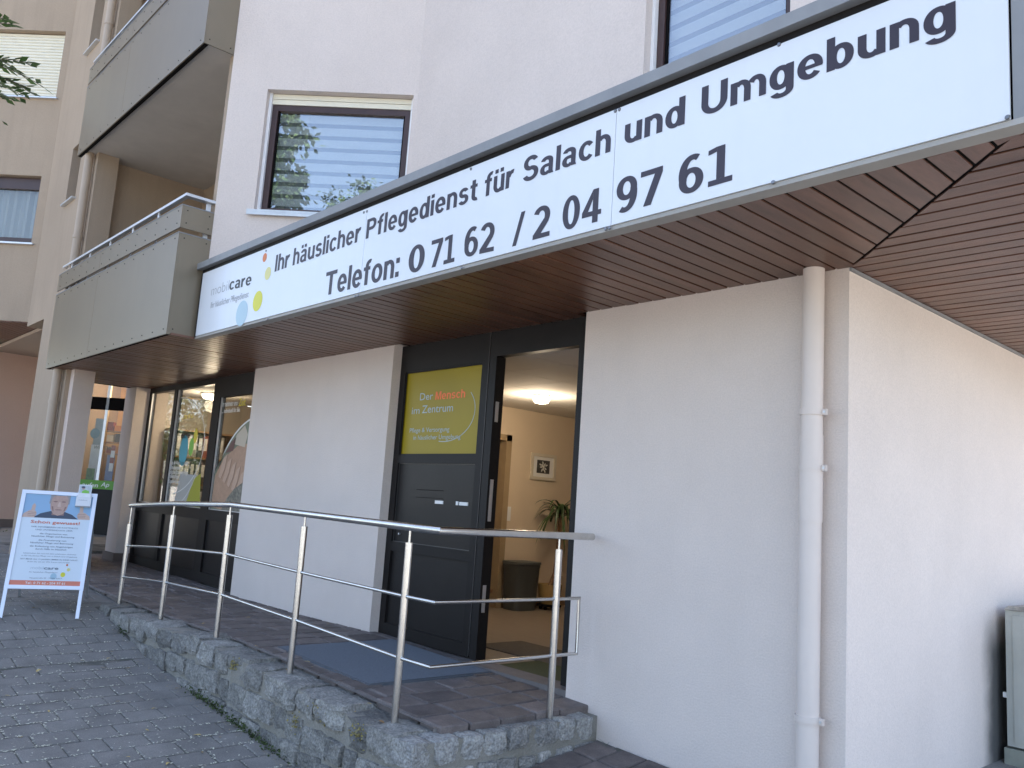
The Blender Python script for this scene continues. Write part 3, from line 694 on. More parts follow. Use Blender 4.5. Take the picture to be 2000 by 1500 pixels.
MB().box(XR0, XR0+.02, 2.58, YR1, 0, .06).build('baseboard', mat('base_wood', (.3, .2, .12), .5), B)
MB().box(XR0+.0005, XR0+.012, 2.55, 2.63, .96, 1.12).box(XR0+.012, XR0+.017, 2.56, 2.62, 1.05, 1.11).build('light_switch', WHITE, B)
# office behind the bay
of = MB(); of.box(-12.0, -7.3, 3.4, 3.5, 0, 2.35); of.box(-12.1, -12.0, .2, 3.5, 0, 2.35); of.box(-7.4, -7.3, .33, 3.5, 0, 2.35); of.build('office_wall', OFFW, B)
MB().box(-12, -7.3, .16, 3.5, -.05, .04).build('office_floor', mat('office_carpet', (.10, .09, .08), .95), B); MB().box(-12, -7.3, .16, 3.5, 2.36, 2.40).build('office_ceiling', INC, B)

# ---- vinyl on the bay glass
yv = YD+.026
def vtx(s, px, py, cap, m, px1, bold=.0, slant=0):
    a = onY(px, py, yv); b = onY(px1, py, yv)
    return text('window_lettering', s, (a.x, yv, a.z), X, Z, m, cap, b.x-a.x, bold, BAY, slant=slant)
vtx('Wir nehmen uns', 429, 795, .062, VIN, 463, .01); vtx('Zeit', 466, 793, .085, VINY, 479, .01); vtx('... individuell für Sie.', 433, 807, .05, VIN, 468, .01)
vtx('204 97 61', 358, 818, .05, VINY, 376, .01); vtx('care', 353, 856, .085, BLACKT, 371, .02)
for s, py, p1 in (('Pflege & Versorgung', 907, 367), ('Nachtdienste', 916, 352), ('häusliche Krankenpflege', 925, 367), ('Familienpflege', 933, 349), ('Pflegeberatung', 943, 351)):
    vtx(s, 327, py, .048, VIN, p1, .008)
def vp(px, py): a = onY(px, py, yv); return Vector((a.x, yv, a.z))
def vell(px, py, ru, rv, m): flat('window_dot', ellipse(vp(px, py), X, Z, ru, rv), m, BAY)
vell(382, 851, .055, .09, VINY); vell(373.5, 873, .07, .11, VING); vell(358.5, 880, .13, .19, VINB)
ring('window_arc', vp(340, 870), X, Z, .95, .62, .012, math.radians(-80), math.radians(88), VIN, BAY)
ring('window_arc', vp(338, 880), X, Z, .90, .74, .010, math.radians(-82), math.radians(-25), VIN, BAY)
flat('olive_film', [vp(p, q)+Y*.001 for p, q in ((392, 925), (389, 1000), (358, 996), (378, 935))], OLIVE, BAY)
flat('grey_film', [vp(p, q)+Y*.0015 for p, q in ((338, 990), (357, 994), (385, 928), (352, 925))], GREYF, BAY)
# printed photograph of folded hands on the third pane
yq = YD+.027
def hp(u, v, k=0):                     # u 0..1 across, v 0..1 up the print
    return Vector((m2b+.03+u*(bx1-.06-m2b-.03), yq-.0006*k, .87+v*1.27))
pr = flat('hands_print', [hp(0.0, 0), hp(1, 0), hp(1, .80), hp(.75, .77), hp(.45, .66), hp(.2, .50), hp(.0, .33)], PGREEN, BAY)
def blob(pts, m, k): return flat('print_shape', [hp(u, v, k) for u, v in pts], m, pr)
blob([(.0, .02), (.35, .0), (.9, .25), (1, .32), (1, .50), (.80, .58), (.55, .56), (.2, .45), (.02, .3)], SKIN1, 1)
blob([(.45, .58), (.75, .55), (.80, .66), (.70, .74), (.5, .66)], CUFF, 2)
blob([(.25, .50), (.45, .52), (.50, .64), (.38, .60)], PRED, 2)
for i in range(5):
    u0 = .22+i*.13; v0 = .46-i*.035
    blob([(u0, v0), (u0+.09, v0+.035), (u0+.05, v0-.10), (u0-.03, v0-.19), (u0-.10, v0-.17), (u0-.05, v0-.07)], SKIN2, 3)
    blob([(u0+.09, v0+.035), (u0+.105, v0+.02), (u0+.065, v0-.11), (u0-.02, v0-.195), (u0-.03, v0-.19), (u0+.05, v0-.10)], SKIN3, 4)
blob([(.8, .30), (1, .30), (1, .42), (.85, .36)], SKIN3, 4)
blob([(.30, 0), (1, 0), (1, .27), (.85, .26), (.6, .19), (.42, .10)], PDARK, 5)
ring('print_arc', hp(1.15, .12), X, Z, 1.07, .90, .022, math.radians(95), math.radians(172), VIN, BAY)

# ------------------------------------------------------------------ fascia sign
SG = thing('fascia_sign', 'long white sign board with dark lettering mounted on the canopy edge above the entrance', 'sign', (-4, YF, 2.4))
ys = YF-.008
SCREW = mat('screw_steel', (.22, .22, .23), .35, metal=.8)
seams = [XF0+.03, onY(712, 470, ys).x, onY(1203, 250, ys).x, XF1-.09]
for a, b in zip(seams, seams[1:]): MB().box(a+.0015, b-.0015, ys, YF+.001, SOF+.021, 2.984).build('panel', SIGNW, SG)
yt2 = ys-.0012
def word(s, pa, pb, cap, m=SIGNT, bold=.022, parent=SG, slant=0):
    a = onY(*pa, yt2); b = onY(*pb, yt2)
    U = (Vector((b.x, yt2, b.z))-Vector((a.x, yt2, a.z)))
    if all(c in GLY for c in s): return bold_text('lettering', s, (a.x, yt2, a.z), U, Z, m, cap, U.length, parent)
    return text('lettering', s, (a.x, yt2, a.z), U, Z, m, cap, U.length, bold, parent, slant=slant, res=6)
# baselines given by the pixels of the lettering's feet
for s, x0, y0, x1, y1 in (('Ihr', 536, 531, 564, 521), ('häuslicher', 571, 519, 703, 471), ('Pflegedienst', 714, 467, 931, 390), ('für', 945, 385, 1002, 364), ('Salach', 1020, 357, 1192, 296), ('und', 1219, 283, 1337, 242), ('Umgebung', 1369, 228, 1867, 53)):
    word(s, (x0, y0), (x1, y1), .132)
for s, x0, y0, x1, y1 in (('Telefon:', 633, 578, 778, 540), ('0', 796, 535, 827, 527), ('71', 839, 524, 887, 511), ('62', 905, 503, 964, 490), ('/', 1000, 480, 1022, 474), ('2', 1040, 469, 1073, 460), ('04', 1097, 451, 1173, 431), ('97', 1202, 419, 1292, 394), ('61', 1324, 383, 1430, 352)):
    word(s, (x0, y0), (x1, y1), .166, bold=.018)
a, b = onY(412, 578, yt2), onY(446, 567, yt2)
text('lettering', 'mobil', (a.x, yt2, a.z), b-a, Z, GREYT, .088, (b-a).length, -.018, SG, res=6); word('care', (447, 567), (490, 556), .098, BLACKT, .018); word('Ihr häuslicher Pflegedienst', (411, 602), (485, 580), .052, GREYT, 0.004)
def sdot(px, py, r, m): a = onY(px, py, yt2); flat('logo_dot', ellipse((a.x, yt2, a.z), X, Z, r, r), m, SG)
sdot(517, 503, .036, ORANGE); sdot(523, 534, .052, YELP); sdot(503, 588, .082, YEL); sdot(472, 612, .105, BLUEP)
for px, py in ((523, 623), (694, 579), (700, 577), (902, 523), (1183, 447), (1191, 445), (1510, 356), (1968, 229), (1202, 217), (1210, 214), (1522, 87), (920, 330), (711, 415), (717, 413), (520, 490)):
    a = onY(px, py, ys); MB().tube([(a.x, ys, a.z), (a.x, ys-.005, a.z)], [.009, .0065], 12).build('screw', SCREW, SG, True)

# ------------------------------------------------------------------ downpipes
DP = thing('downpipe', 'thick cream downpipe on the white wall beside the building corner under the canopy', 'downpipe', (-2.12, -.08, -.3))
pxl = onY(1562, 900, -.07); pr_ = .052; pc = (onY(1584, 900, -.07).x, -.068)
MB().tube([(pc[0], pc[1], -.45), (pc[0], pc[1], SOF-.001)], pr_, 28).build('pipe', PVC, DP, True)
z2 = onY(1584, 850, pc[1]).z
MB().tube([(pc[0], pc[1], z2-.42), (pc[0], pc[1], z2)], pr_+.0035, 28).build('socket', PVC, DP, True)
for py in (806, 914, 1405):
    zz = onY(1584, py, pc[1]).z
    b = MB().tube([(pc[0], pc[1], zz-.014), (pc[0], pc[1], zz+.014)], pr_+.007, 28).build('bracket', PVC, DP, True)
    MB().box(pc[0]+pr_+.004, pc[0]+pr_+.03, pc[1]-.012, pc[1]-.006, zz-.014, zz+.014).box(pc[0]+pr_+.004, pc[0]+pr_+.03, pc[1]-.003, pc[1]+.003, zz-.014, zz+.014).build('clamp', PVC, b)
    MB().tube([(pc[0]+pr_+.018, pc[1]-.016, zz), (pc[0]+pr_+.018, pc[1]+.008, zz)], .006, 8).build('bolt', ALU, b)
DQ = thing('downpipe', 'slim tan downpipe on the wing wall left of the column', 'downpipe', (-11.12, -1.27, 0))
for a, b in ((-.1, SOF-.0), (SOF+.05, HTOP)):
    MB().tube([(-11.13, -1.265, a), (-11.13, -1.265, b)], .05, 16).build('pipe', PVCL, DQ, True)
for zz in (2.0, 3.6, 4.05, 6.9): MB().tube([(-11.13, -1.265, zz-.02), (-11.13, -1.265, zz+.02)], .057, 16).build('bracket', PVCL, DQ, True)

# ------------------------------------------------------------------ wing behind (left)
R = thing('rear_wing', 'tan plastered wing with roller shutters, narrow windows and a covered passage below', 'building', (-14, 0, 0))
YW = -1.2; XA = -13.42; ZPASS = 3.2
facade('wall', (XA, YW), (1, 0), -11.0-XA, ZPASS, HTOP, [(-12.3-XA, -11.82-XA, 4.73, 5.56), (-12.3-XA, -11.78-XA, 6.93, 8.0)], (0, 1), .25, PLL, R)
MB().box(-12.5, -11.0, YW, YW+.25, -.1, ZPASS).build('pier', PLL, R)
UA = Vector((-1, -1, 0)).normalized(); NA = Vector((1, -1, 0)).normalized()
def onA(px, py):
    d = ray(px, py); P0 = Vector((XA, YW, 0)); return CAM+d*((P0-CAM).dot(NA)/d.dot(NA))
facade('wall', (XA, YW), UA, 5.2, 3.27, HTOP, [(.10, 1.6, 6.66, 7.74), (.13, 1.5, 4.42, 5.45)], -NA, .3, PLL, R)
MB().prism([(XA, YW+.05, 0), (XA-3.7, YW-3.65, 0), (XA-5.2, YW-2.2, 0), (XA-3, YW+1.2, 0)], (0, 0, .03)).build('passage_beam', PLL, R).location.z = 3.30
for k in range(26):
    a = Vector((XA, YW, 3.26))+UA*(.0+k*.12); MB().obox(a-NA*.02, UA*.108, -NA*1.6, Z*.018).build('soffit_plank', WOODY, R)
MB().box(-17.2, -12.5, -1.0, 4.5, ZPASS, ZPASS+.05).build('passage_ceiling', mat('passage_ceiling', (.40, .31, .24), .9), R)
MB().box(-16.95, -16.73, -1.7, -.02, -.1, ZPASS+.3).build('passage_wall', PLP, R)
MB().box(-16.73, -16.70, -1.7, -.02, -.1, .34).build('skirting', MATS['skirting_stone'], R)
def narrow(x0, x1, z0, z1):
    f = MB(); f.box(x0+.01, x0+.06, YW+.16, YW+.21, z0+.03, z1); f.box(x1-.06, x1-.01, YW+.16, YW+.21, z0+.03, z1); f.box(x0+.06, x1-.06, YW+.16, YW+.21, z1-.05, z1); f.box(x0+.06, x1-.06, YW+.16, YW+.21, z0+.03, z0+.08)
    wv = f.build('window', BROWN, R)
    MB().box(x0+.06, x1-.06, YW+.18, YW+.186, z0+.08, z1-.05).build('pane', GLN, wv); MB().box(x0-.03, x1+.03, YW-.05, YW+.16, z0-.002, z0+.02).build('sill', ALU, wv)
    MB().box(x0, x1, YW+.24, YW+.25, z0, z1).build('room_backing', DARK, wv)
narrow(-12.3, -11.82, 4.73, 5.56); narrow(-12.3, -11.78, 6.93, 8.0)
def PA(u, z, d): return Vector((XA, YW, z))+UA*u-NA*d
sh = MB().obox(PA(.13, 6.69, .10), UA*1.44, -NA*.02, Z*.04).build('shuttered_window', SHUT, R)
zz = 6.735
while zz < 7.72:
    MB().prism([PA(.12, zz, .105), PA(.12, zz+.01, .092), PA(.12, zz+.035, .092), PA(.12, zz+.046, .105)], UA*1.46).build('shutter_slat', SHUT, sh); zz += .0475
for u in (.102, 1.57): MB().obox(PA(u, 6.68, .07), UA*.028, -NA*.06, Z*1.05).build('guide_rail', SHUTW, sh)
MB().obox(PA(.06, 6.645, -.05), UA*1.58, -NA*.17, Z*.02).build('sill', ALU, sh); MB().obox(PA(.1, 6.6, .13), UA*1.5, -NA*.02, Z*1.2).build('room_backing', DARK, sh)
cw = MB().obox(PA(.14, 4.46, .10), UA*.06, -NA*.06, Z*.88).obox(PA(.2, 4.46, .10), UA*1.28, -NA*.06, Z*.07).obox(PA(.14, 5.27, .09), UA*1.34, -NA*.07, Z*.17).build('curtained_window', BROWN, R)
MB().obox(PA(.2, 4.53, .13), UA*1.3, -NA*.006, Z*.75).build('pane', GLN, cw)
cu = MB(); n = 60
cv = [PA(.2+1.3*i/n, z, .20+.02*math.sin(i*1.35)+.01*math.sin(i*.5)) for z in (4.5, 5.3) for i in range(n+1)]
cu.add(cv, [(i, i+1, n+2+i, n+1+i) for i in range(n)]); cu.build('curtain', mat('curtain', (.42, .45, .40), .9), cw, True)
MB().obox(PA(.08, 4.40, -.05), UA*1.46, -NA*.17, Z*.02).build('sill', ALU, cw); MB().obox(PA(.18, 4.435, .09), UA*1.3, -NA*.02, Z*.03).build('sill_frame', SHUTW, cw)
MB().obox(PA(.1, 4.4, .29), UA*1.5, -NA*.01, Z*1.1).build('room_backing', DARK, cw)
# chemist's shop front seen through the gap beside the column
PS = Vector((-15.4, 1.0, 0)); US = Vector((1, 1, 0)).normalized(); NS = Vector((1, -1, 0)).normalized()
def onS(px, py):
    d = ray(px, py); return CAM+d*((PS-CAM).dot(NS)/d.dot(NS))
sfr = MB(); P = lambda u, z, d: PS+US*u+Z*z-NS*d
def us(px, py): q = onS(px, py); return (q-PS).dot(US), q.z
ua, za = us(160, 955); ub, zb = us(240, 950)
zg0, zg1 = us(190, 955)[1], us(190, 938)[1]
zbk0, zbk1 = us(205, 800)[1], us(205, 776)[1]
L0, L1s = ua-.5, ub+1.2; LN = L1s-L0
sfr.obox(P(L0, .1, .0), US*LN, -NS*.06, Z*(zg0-.1))
um = us(212, 770)[0]
SF = sfr.build('shop_front', FRAME, R)
MB().obox(P(L0, zbk0, .0), US*LN, -NS*.08, Z*(zbk1-zbk0)).build('transom', DARK, SF); MB().obox(P(L0, 3.1, 0), US*LN, -NS*.08, Z*.4).build('head_board', FRAME, SF)
MB().obox(P(um-.02, zg0, .0), US*.05, -NS*.05, Z*(3.1-zg0)).build('mullion', ALU, SF)
MB().obox(P(L0, zg0, .03), US*LN, -NS*.006, Z*(zbk0-zg0)).build('pane', GLS, SF); MB().obox(P(L0, zbk1, .03), US*LN, -NS*.006, Z*(3.1-zbk1)).build('pane', GLS, SF)
GRB = mat('shop_green', (.10, .30, .02), .5)
MB().obox(P(L0, zg0, -.002), US*LN, NS*.004, Z*(zg1-zg0)).build('green_band', GRB, SF)
t0 = onS(160, 950)+NS*.008; text('lettering', 'aufen', t0, US, Z, VIN, (zg1-zg0)*.5, (onS(191, 950)-t0).length, .01, SF, slant=.2)
t1 = onS(197, 950)+NS*.008; text('lettering', 'Ap', t1, US, Z, VIN, (zg1-zg0)*.5, (onS(213, 950)-t1).length, .01, SF, slant=.2)
MB().obox(P(L0, .1, 1.8), US*LN, -NS*.05, Z*3.3).build('shop_back_wall', mat('shop_wall', (.60, .36, .14), .8, var=.1), SF)
MB().obox(P(L0, 3.12, .1), US*LN, -NS*1.7, Z*.05).build('shop_ceiling', INC, SF); MB().obox(P(L0, .08, .1), US*LN, -NS*1.7, Z*.05).build('shop_floor', INF, SF)
ch = MB().obox(P(L0-.1, 0, -.05), US*.1, -NS*2, Z*3.4).obox(P(L1s, 0, -.05), US*.1, -NS*2, Z*3.4).build('shop_side_wall', PLL, SF)
POST1 = mat('poster_grey', (.22, .25, .25), .5, var=.15, vscale=5); POST2 = mat('poster_pale', (.50, .50, .46), .5, var=.1, vscale=6); POST3 = mat('poster_blue', (.16, .22, .36), .5, var=.2, vscale=4); POSTG = mat('poster_green', (.12, .22, .08), .5, var=.5, vscale=9)
def poster(nm, px0, py0, px1, py1, m, dd=.045):
    a = onS(px0, py1); b = onS(px1, py0); ua_ = (a-PS).dot(US); ub_ = (b-PS).dot(US)
    return MB().obox(P(ua_, a.z, dd), US*(ub_-ua_), -NS*.004, Z*(b.z-a.z)).build(nm, m, SF)
poster('poster', 178, 818, 208, 868, POST1); p2 = poster('poster', 166, 869, 201, 938, POST2); poster('poster', 200, 889, 222, 938, POST3, .05)
flat('poster_print', ellipse(onS(183, 846)-NS*.042, US, Z, .085, .09), mat('poster_teal', (.07, .16, .19), .5), SF)
a_ = onS(180, 876)-NS*.043; text('lettering', 'WELEDA', a_, US, Z, mat('poster_text', (.08, .10, .08), .5), .06, .32, .01, SF)
a_ = onS(209, 920)-NS*.047; MB().obox(a_, US*.07, NS*.002, Z*.42).build('lighthouse_print', VIN, SF); MB().obox(a_+Z*.14, US*.07, NS*.003, Z*.10).obox(a_+Z*.36, US*.07, NS*.003, Z*.09).build('lighthouse_stripe', mat('print_dark_red', (.25, .04, .04), .5), SF)
poster('poster', 164, 915, 183, 937, POSTG, .04)
SLIT = mat('shop_strip_light', (.9, .85, .7), .5, emit=(1, .78, .45), estr=2.5)
for k, dd in enumerate((.5, 1.1)):
    lf = tag(MB().obox(P(L0+.3, 3.02, dd), US*(LN-.6), -NS*.06, Z*.05).build('strip_light', SLIT), 'lit strip light on the shop ceiling, %s' % ('close to the glass' if k == 0 else 'deeper in the room'), 'lamp')
pl_ = bpy.data.lights.new('shop_lamp', 'POINT'); pl_.energy = 7; pl_.color = (1, .74, .42); pl_.shadow_soft_size = .3
po = bpy.data.objects.new('shop_lamp', pl_); COL.objects.link(po); po.location = P((L0+L1s)/2, 2.7, .9)
BXC = [mat('product_red', (.20, .03, .03), .5), mat('product_dark', (.06, .04, .05), .5), mat('product_white', (.6, .56, .5), .5), mat('product_orange', (.5, .2, .04), .5)]
BXN = ['red', 'dark', 'white', 'orange']
def onSD(px, py, dd):
    d = ray(px, py); P0 = PS-NS*dd; return CAM+d*((P0-CAM).dot(NS)/d.dot(NS))
for r_, py in enumerate((884, 862, 840)):
    q0 = onSD(206, py, 1.1); u0 = (q0-PS).dot(US)
    MB().obox(P(u0-.8, q0.z-.02, 1.08), US*2.2, -NS*.3, Z*.018).build('shelf_board', WOODO, SF)
    for k in range(6):
        c = (k*3+r_*2) % 4
        tag(MB().obox(P(u0+k*.16, q0.z, 1.12), US*.13, -NS*.1, Z*(.10+.03*((k+r_) % 3))).build('product_box', BXC[c]), '%s product carton on the %s shelf of the chemist\'s shop' % (BXN[c], ('lowest', 'middle', 'top')[r_]), 'carton', 'cartons on the shop shelves')

# ------------------------------------------------------------------ low granite wall
YS0, YS1, XS1, XS0 = -1.335, -1.09, -3.395, -8.22
SW = thing('stone_wall', 'low rough granite block wall edging the ramp and carrying the steel railing', 'wall', (-5.5, -1.2, -.5))
def ztop(x): return lerp_tab([(-8.3, -.012), (-7.05, .008), (-6.0, .045), (-4.9, .005), (-3.7, -.045), (-3.3, -.05)], x)
core = MB(); xs = [XS0+.06+i*(XS1-.014-XS0-.06)/24 for i in range(25)]
for a, b in zip(xs, xs[1:]):
    p = []
    for x in (a, b): p += [(x, YS0+.012, -.9), (x, YS1-.01, -.9), (x, YS1-.01, ztop(x)-.012), (x, YS0+.012, ztop(x)-.012)]
    core.add(p, [(0, 1, 5, 4), (1, 2, 6, 5), (2, 3, 7, 6), (3, 0, 4, 7)])
core.box(XS1-.22, XS1-.012, YS1-.02, .0, -.9, -.06); core.add([(XS1-.014, YS0+.012, -.9), (XS1-.014, YS1, -.9), (XS1-.014, YS1, -.06), (XS1-.014, YS0+.012, -.06)], [(0, 1, 2, 3)])
core.build('mortar', MORT, SW)
import bmesh
def stone_mesh(seed):
    rnd = random.Random(seed); bm = bmesh.new(); shr = [rnd.uniform(-.10, .10) for _ in range(3)]; bmesh.ops.create_cube(bm, size=1)
    bmesh.ops.subdivide_edges(bm, edges=bm.edges[:], cuts=3, use_grid_fill=True)
    off = Vector((rnd.random()*50, rnd.random()*50, rnd.random()*50))
    for v in bm.verts:
        c = v.co.copy(); m_ = max(abs(c.x), abs(c.y), abs(c.z)); e = sorted((abs(c.x), abs(c.y), abs(c.z)))
        rr = 1.0
        if e[1] > .49: rr = .955
        if e[0] > .49: rr = .90
        sk = Vector((c.y*shr[0]+c.z*shr[1], 0, c.x*shr[2]))
        v.co = c*rr+sk+noise.noise_vector(c*1.6+off)*.085+noise.noise_vector(c*4.5+off)*.045
    bm.normal_update()
    me = bpy.data.meshes.new('stone'); bm.to_mesh(me); bm.free(); me.materials.append(STONE); return me
STN = [stone_mesh(i) for i in range(22)]; STL = []
for i in range(10):
    m_ = stone_mesh(100+i); m_.materials[0] = STONEL; STL.append(m_)
def stone(cx, cy, cz, dx, dy, dz, rz=0.0, pool=None):
    o = bpy.data.objects.new('stone', random.choice(pool or STN)); COL.objects.link(o)
    o.location = (cx, cy, cz); o.scale = (dx, dy, dz); o.rotation_euler = (random.uniform(-.03, .03), random.uniform(-.04, .04), rz+random.uniform(-.04, .04)); adopt(o, SW)
# street face: courses from the top down
def course(x_from, x_to, top_f, hh, first):
    x = x_from
    while x < x_to-.04:
        wd = random.uniform(.13, .27) if not first else random.uniform(.15, .30)
        wd = min(wd, x_to-x)
        if x_to-(x+wd) < .08: wd = x_to-x
        h = hh*random.uniform(.85, 1.05); zt = top_f(x+wd/2)+(random.uniform(-.012, .010) if first else 0)
        dep = (YS1-YS0+.02) if first else .16
        zg = zstreet(x+wd/2, YS0-.05)
        if zt-.02 > zg-.02:
            stone(x+wd/2, YS0+dep/2-.008+random.uniform(-.012, .012), zt-h/2+random.uniform(-.012, .012), wd*random.uniform(.95, 1.08), dep, h*random.uniform(.94, 1.1))
        x += wd
H1 = .155
course(XS0, XS1-.14, ztop, H1, True)
course(-7.75, XS1-.1, lambda x: ztop(x)-H1-.008, .14, False)
course(-6.3, XS1-.16, lambda x: ztop(x)-H1-.156, .15, False)
course(-5.2, XS1-.1, lambda x: ztop(x)-H1-.31, .16, False)
# end face towards the lower forecourt
y = YS0-.01; k = 0
for (za, hh, sh_) in ((-.045, .135, 0), (-.19, .14, .07), (-.335, .15, .02), (-.48, .15, .08)):
    y = YS0-.01-(sh_ if sh_ else 0)
    while y < -.03:
        wd = random.uniform(.13, .21); wd = min(wd, -.005-y)
        if wd > .05: stone(XS1-.10+random.uniform(-.008, .008), y+wd/2, za-hh/2+random.uniform(-.004, .006), .21, wd-.018, hh-.012, pool=STL)
        y += wd
# lichen and moss patches on the wall
def patch(name, m, cx, cz, n, sx, sz, parent, y, label=None):
    mb = MB()
    for i in range(n):
        a = cx+random.gauss(0, sx); b = cz+random.gauss(0, sz); s = random.uniform(.003, .008)
        c = Vector((a, y+random.uniform(-.02, .012), b)); ax = Vector((random.gauss(0, 1), random.gauss(0, 1), random.gauss(0, 1))).normalized(); bx_ = ax.orthogonal().normalized(); d = ax.cross(bx_)
        mb.add([c+bx_*s, c+d*s, c-bx_*s, c-d*s], [(0, 1, 2, 3)])
    return tag(mb.build(name, m, parent), kind='stuff')
for (px, py, n) in ((635, 1405, 140), (700, 1430, 100), (455, 1300, 70), (575, 1410, 60), (620, 1385, 50)):
    q = onY(px, py, YS0-.01); patch('lichen', LICH, q.x, q.z, n, .03, .02, SW, YS0-.004)
mo = MB()
for i in range(1700):
    x = random.uniform(-7.6, -3.7); den = max(0, math.sin(x*2.1)+.35*math.sin(x*7.3)+.45)
    if random.random() > den: continue
    zg = zstreet(x, YS0-.03); s = random.uniform(.004, .010); c = Vector((x, YS0-.012-abs(random.gauss(0, .022)), zg+abs(random.gauss(0, .022))))
    ax = Vector((random.gauss(0, 1), random.gauss(0, 1), abs(random.gauss(0, 1))+.3)).normalized(); bx_ = ax.orthogonal().normalized(); d = ax.cross(bx_)
    mo.add([c+bx_*s, c+d*s, c-bx_*s, c-d*s], [(0, 1, 2, 3)])
tag(mo.build('moss', MOSS), 'green moss growing along the foot of the granite wall', 'moss', kind='stuff')

# ------------------------------------------------------------------ stainless railing
RL = thing('railing', 'brushed stainless steel railing with two cross rails standing on the granite wall', 'railing', (-5.5, -1.21, 0))
YR = -1.207; XRC = -3.475
PX = [(232, 1185), (313, 1212), (422, 1243), (566, 1312), (770, 1415)]
def ppt(px, py): return onY(px, py, YR)
rows = dict(hand=[(249, 986), (343, 984), (455, 986), (598, 1003), (808, 1030)], mid=[(244, 1065), (332, 1070), (442, 1082), (588, 1118), (797, 1166)], low=[(240, 1127), (325, 1138), (434, 1162), (580, 1212), (783, 1286)], top=[(247, 1022), (340, 1006), (452, 1006), (595, 1028), (803, 1060)])
PXs = []; lev = {}
for i in range(5):
    xb = ppt(*PX[i]).x; PXs.append(xb)
    lev[i] = {k: ppt(*v[i]).z for k, v in rows.items()}; lev[i]['base'] = ppt(*PX[i]).z
Y6 = -.33; X6 = XRC
hz = lev[4]['hand']; mz = lev[4]['mid']; lz = lev[4]['low']
for i in range(5):
    L = lev[i]; x = PXs[i]
    p = MB().tube([(x, YR, ztop(x)-.03), (x, YR, L['top'])], .0205, 20).build('post', STEEL, RL, True)
    MB().tube([(x, YR, L['top']), (x, YR, L['hand'])], .0065, 10).build('pin', STEEL, p, True)
p = MB().tube([(X6-.0, Y6, -.08), (X6-.0, Y6, lev[4]['top'])], .0205, 20).build('post', STEEL, RL, True)
MB().tube([(X6, Y6, lev[4]['top']), (X6, Y6, hz)], .0065, 10).build('pin', STEEL, p, True)
h0 = lev[0]['hand']+(lev[0]['hand']-lev[1]['hand'])*.02
MB().tube([(PXs[0]-.03, YR, h0), (PXs[1], YR, lev[1]['hand']), (PXs[2], YR, lev[2]['hand'])], .0212, 20).build('handrail', STEEL, RL, True)
MB().tube([(PXs[2], YR, lev[2]['hand']), (PXs[4], YR, hz), (XRC, YR, hz-.003), (XRC, -.045, hz-.003)], .0212, 20).build('handrail', STEEL, RL, True)
for key in ('mid', 'low'):
    for i in range(4):
        MB().tube([(PXs[i]+.018, YR, lev[i][key]), (PXs[i+1]-.018, YR, lev[i+1][key])], .0098, 12).build('cross_rail', STEEL, RL, True)
yend_ = -.135
MB().tube([(PXs[4]+.018, YR, mz), (XRC, YR, mz), (XRC, yend_, mz), (XRC, yend_, lz), (XRC, YR, lz), (PXs[4]+.018, YR, lz)], .0098, 12).build('end_rail', STEEL, RL, True)

# ------------------------------------------------------------------ door mat
MT = tag(MB().box(MATR[0], MATR[1], MATR[2], MATR[3], .012, .038).build('door_mat', MATG), 'grey-blue ribbed entrance mat set into the setts before the office door', 'mat')
for v in MT.data.vertices: v.co.z += zplat(v.co.x)-.03
rb = MB(); k = 0; yy = MATR[2]+.012
while yy < MATR[3]-.01:
    rb.add([(MATR[0]+.01, yy, zplat(MATR[0])+.0085), (MATR[1]-.01, yy, zplat(MATR[1])+.0085), (MATR[1]-.01, yy+.008, zplat(MATR[1])+.0115), (MATR[0]+.01, yy+.008, zplat(MATR[0])+.0115), (MATR[1]-.01, yy+.014, zplat(MATR[1])+.0085), (MATR[0]+.01, yy+.014, zplat(MATR[0])+.0085)], [(0, 1, 2, 3), (3, 2, 4, 5)]); yy += .0165
rb.build('mat_rib', mat('mat_rib', (.13, .145, .165), .75, fine=.12, fscale=90), MT)

# ------------------------------------------------------------------ A-board on the pavement
def zs2(v): return zstreet(v.x, v.y)
fl, frr = onZ(2, 1212, -.09), onZ(147, 1213, -.09)
fl.z = zs2(fl)+.002; frr.z = zs2(frr)+.002
wv = frr-fl; wv.z = 0; wid = .60; wu = wv.normalized(); cen = (fl+frr)/2; nrm = Vector((wu.y, -wu.x, 0))
AB = thing('a_board', 'white framed pavement sign board with a printed care service poster', 'pavement sign', (cen.x-nrm.x*.3, cen.y-nrm.y*.3, zs2(cen)))
HB = 1.055; lean = .40
base_z = zs2(cen)
foot = cen.copy(); foot.z = base_z
vu = (Z*HB-nrm*lean).normalized(); LB = math.hypot(HB, lean)
nf = wu.cross(vu); nf = nf if nf.dot(nrm) > 0 else -nf
def A(u, v, d=0): return foot+wu*u+vu*v+nf*d
w2 = wid/2; v0, v1 = .245, LB-.005
ft = .032
fm = MB(); fm.obox(A(-w2, v0, -.014), wu*ft, vu*(v1-v0), nf*.022); fm.obox(A(w2-ft, v0, -.014), wu*ft, vu*(v1-v0), nf*.022); fm.obox(A(-w2+ft, v0, -.014), wu*(wid-2*ft), vu*ft, nf*.022); fm.obox(A(-w2+ft, v1-ft, -.014), wu*(wid-2*ft), vu*ft, nf*.022)
CHR = mat('satin_aluminium', (.78, .79, .82), .3, metal=.35); CHRD = mat('grey_leg', (.36, .37, .38), .45, metal=.4)
fm.build('frame', CHR, AB)
for sgn in (-1, 1):
    MB().obox(A(sgn*(w2-ft/2)-.014, -.0, -.012), wu*.028, vu*(v0), nf*.018).build('leg', CHR, AB)
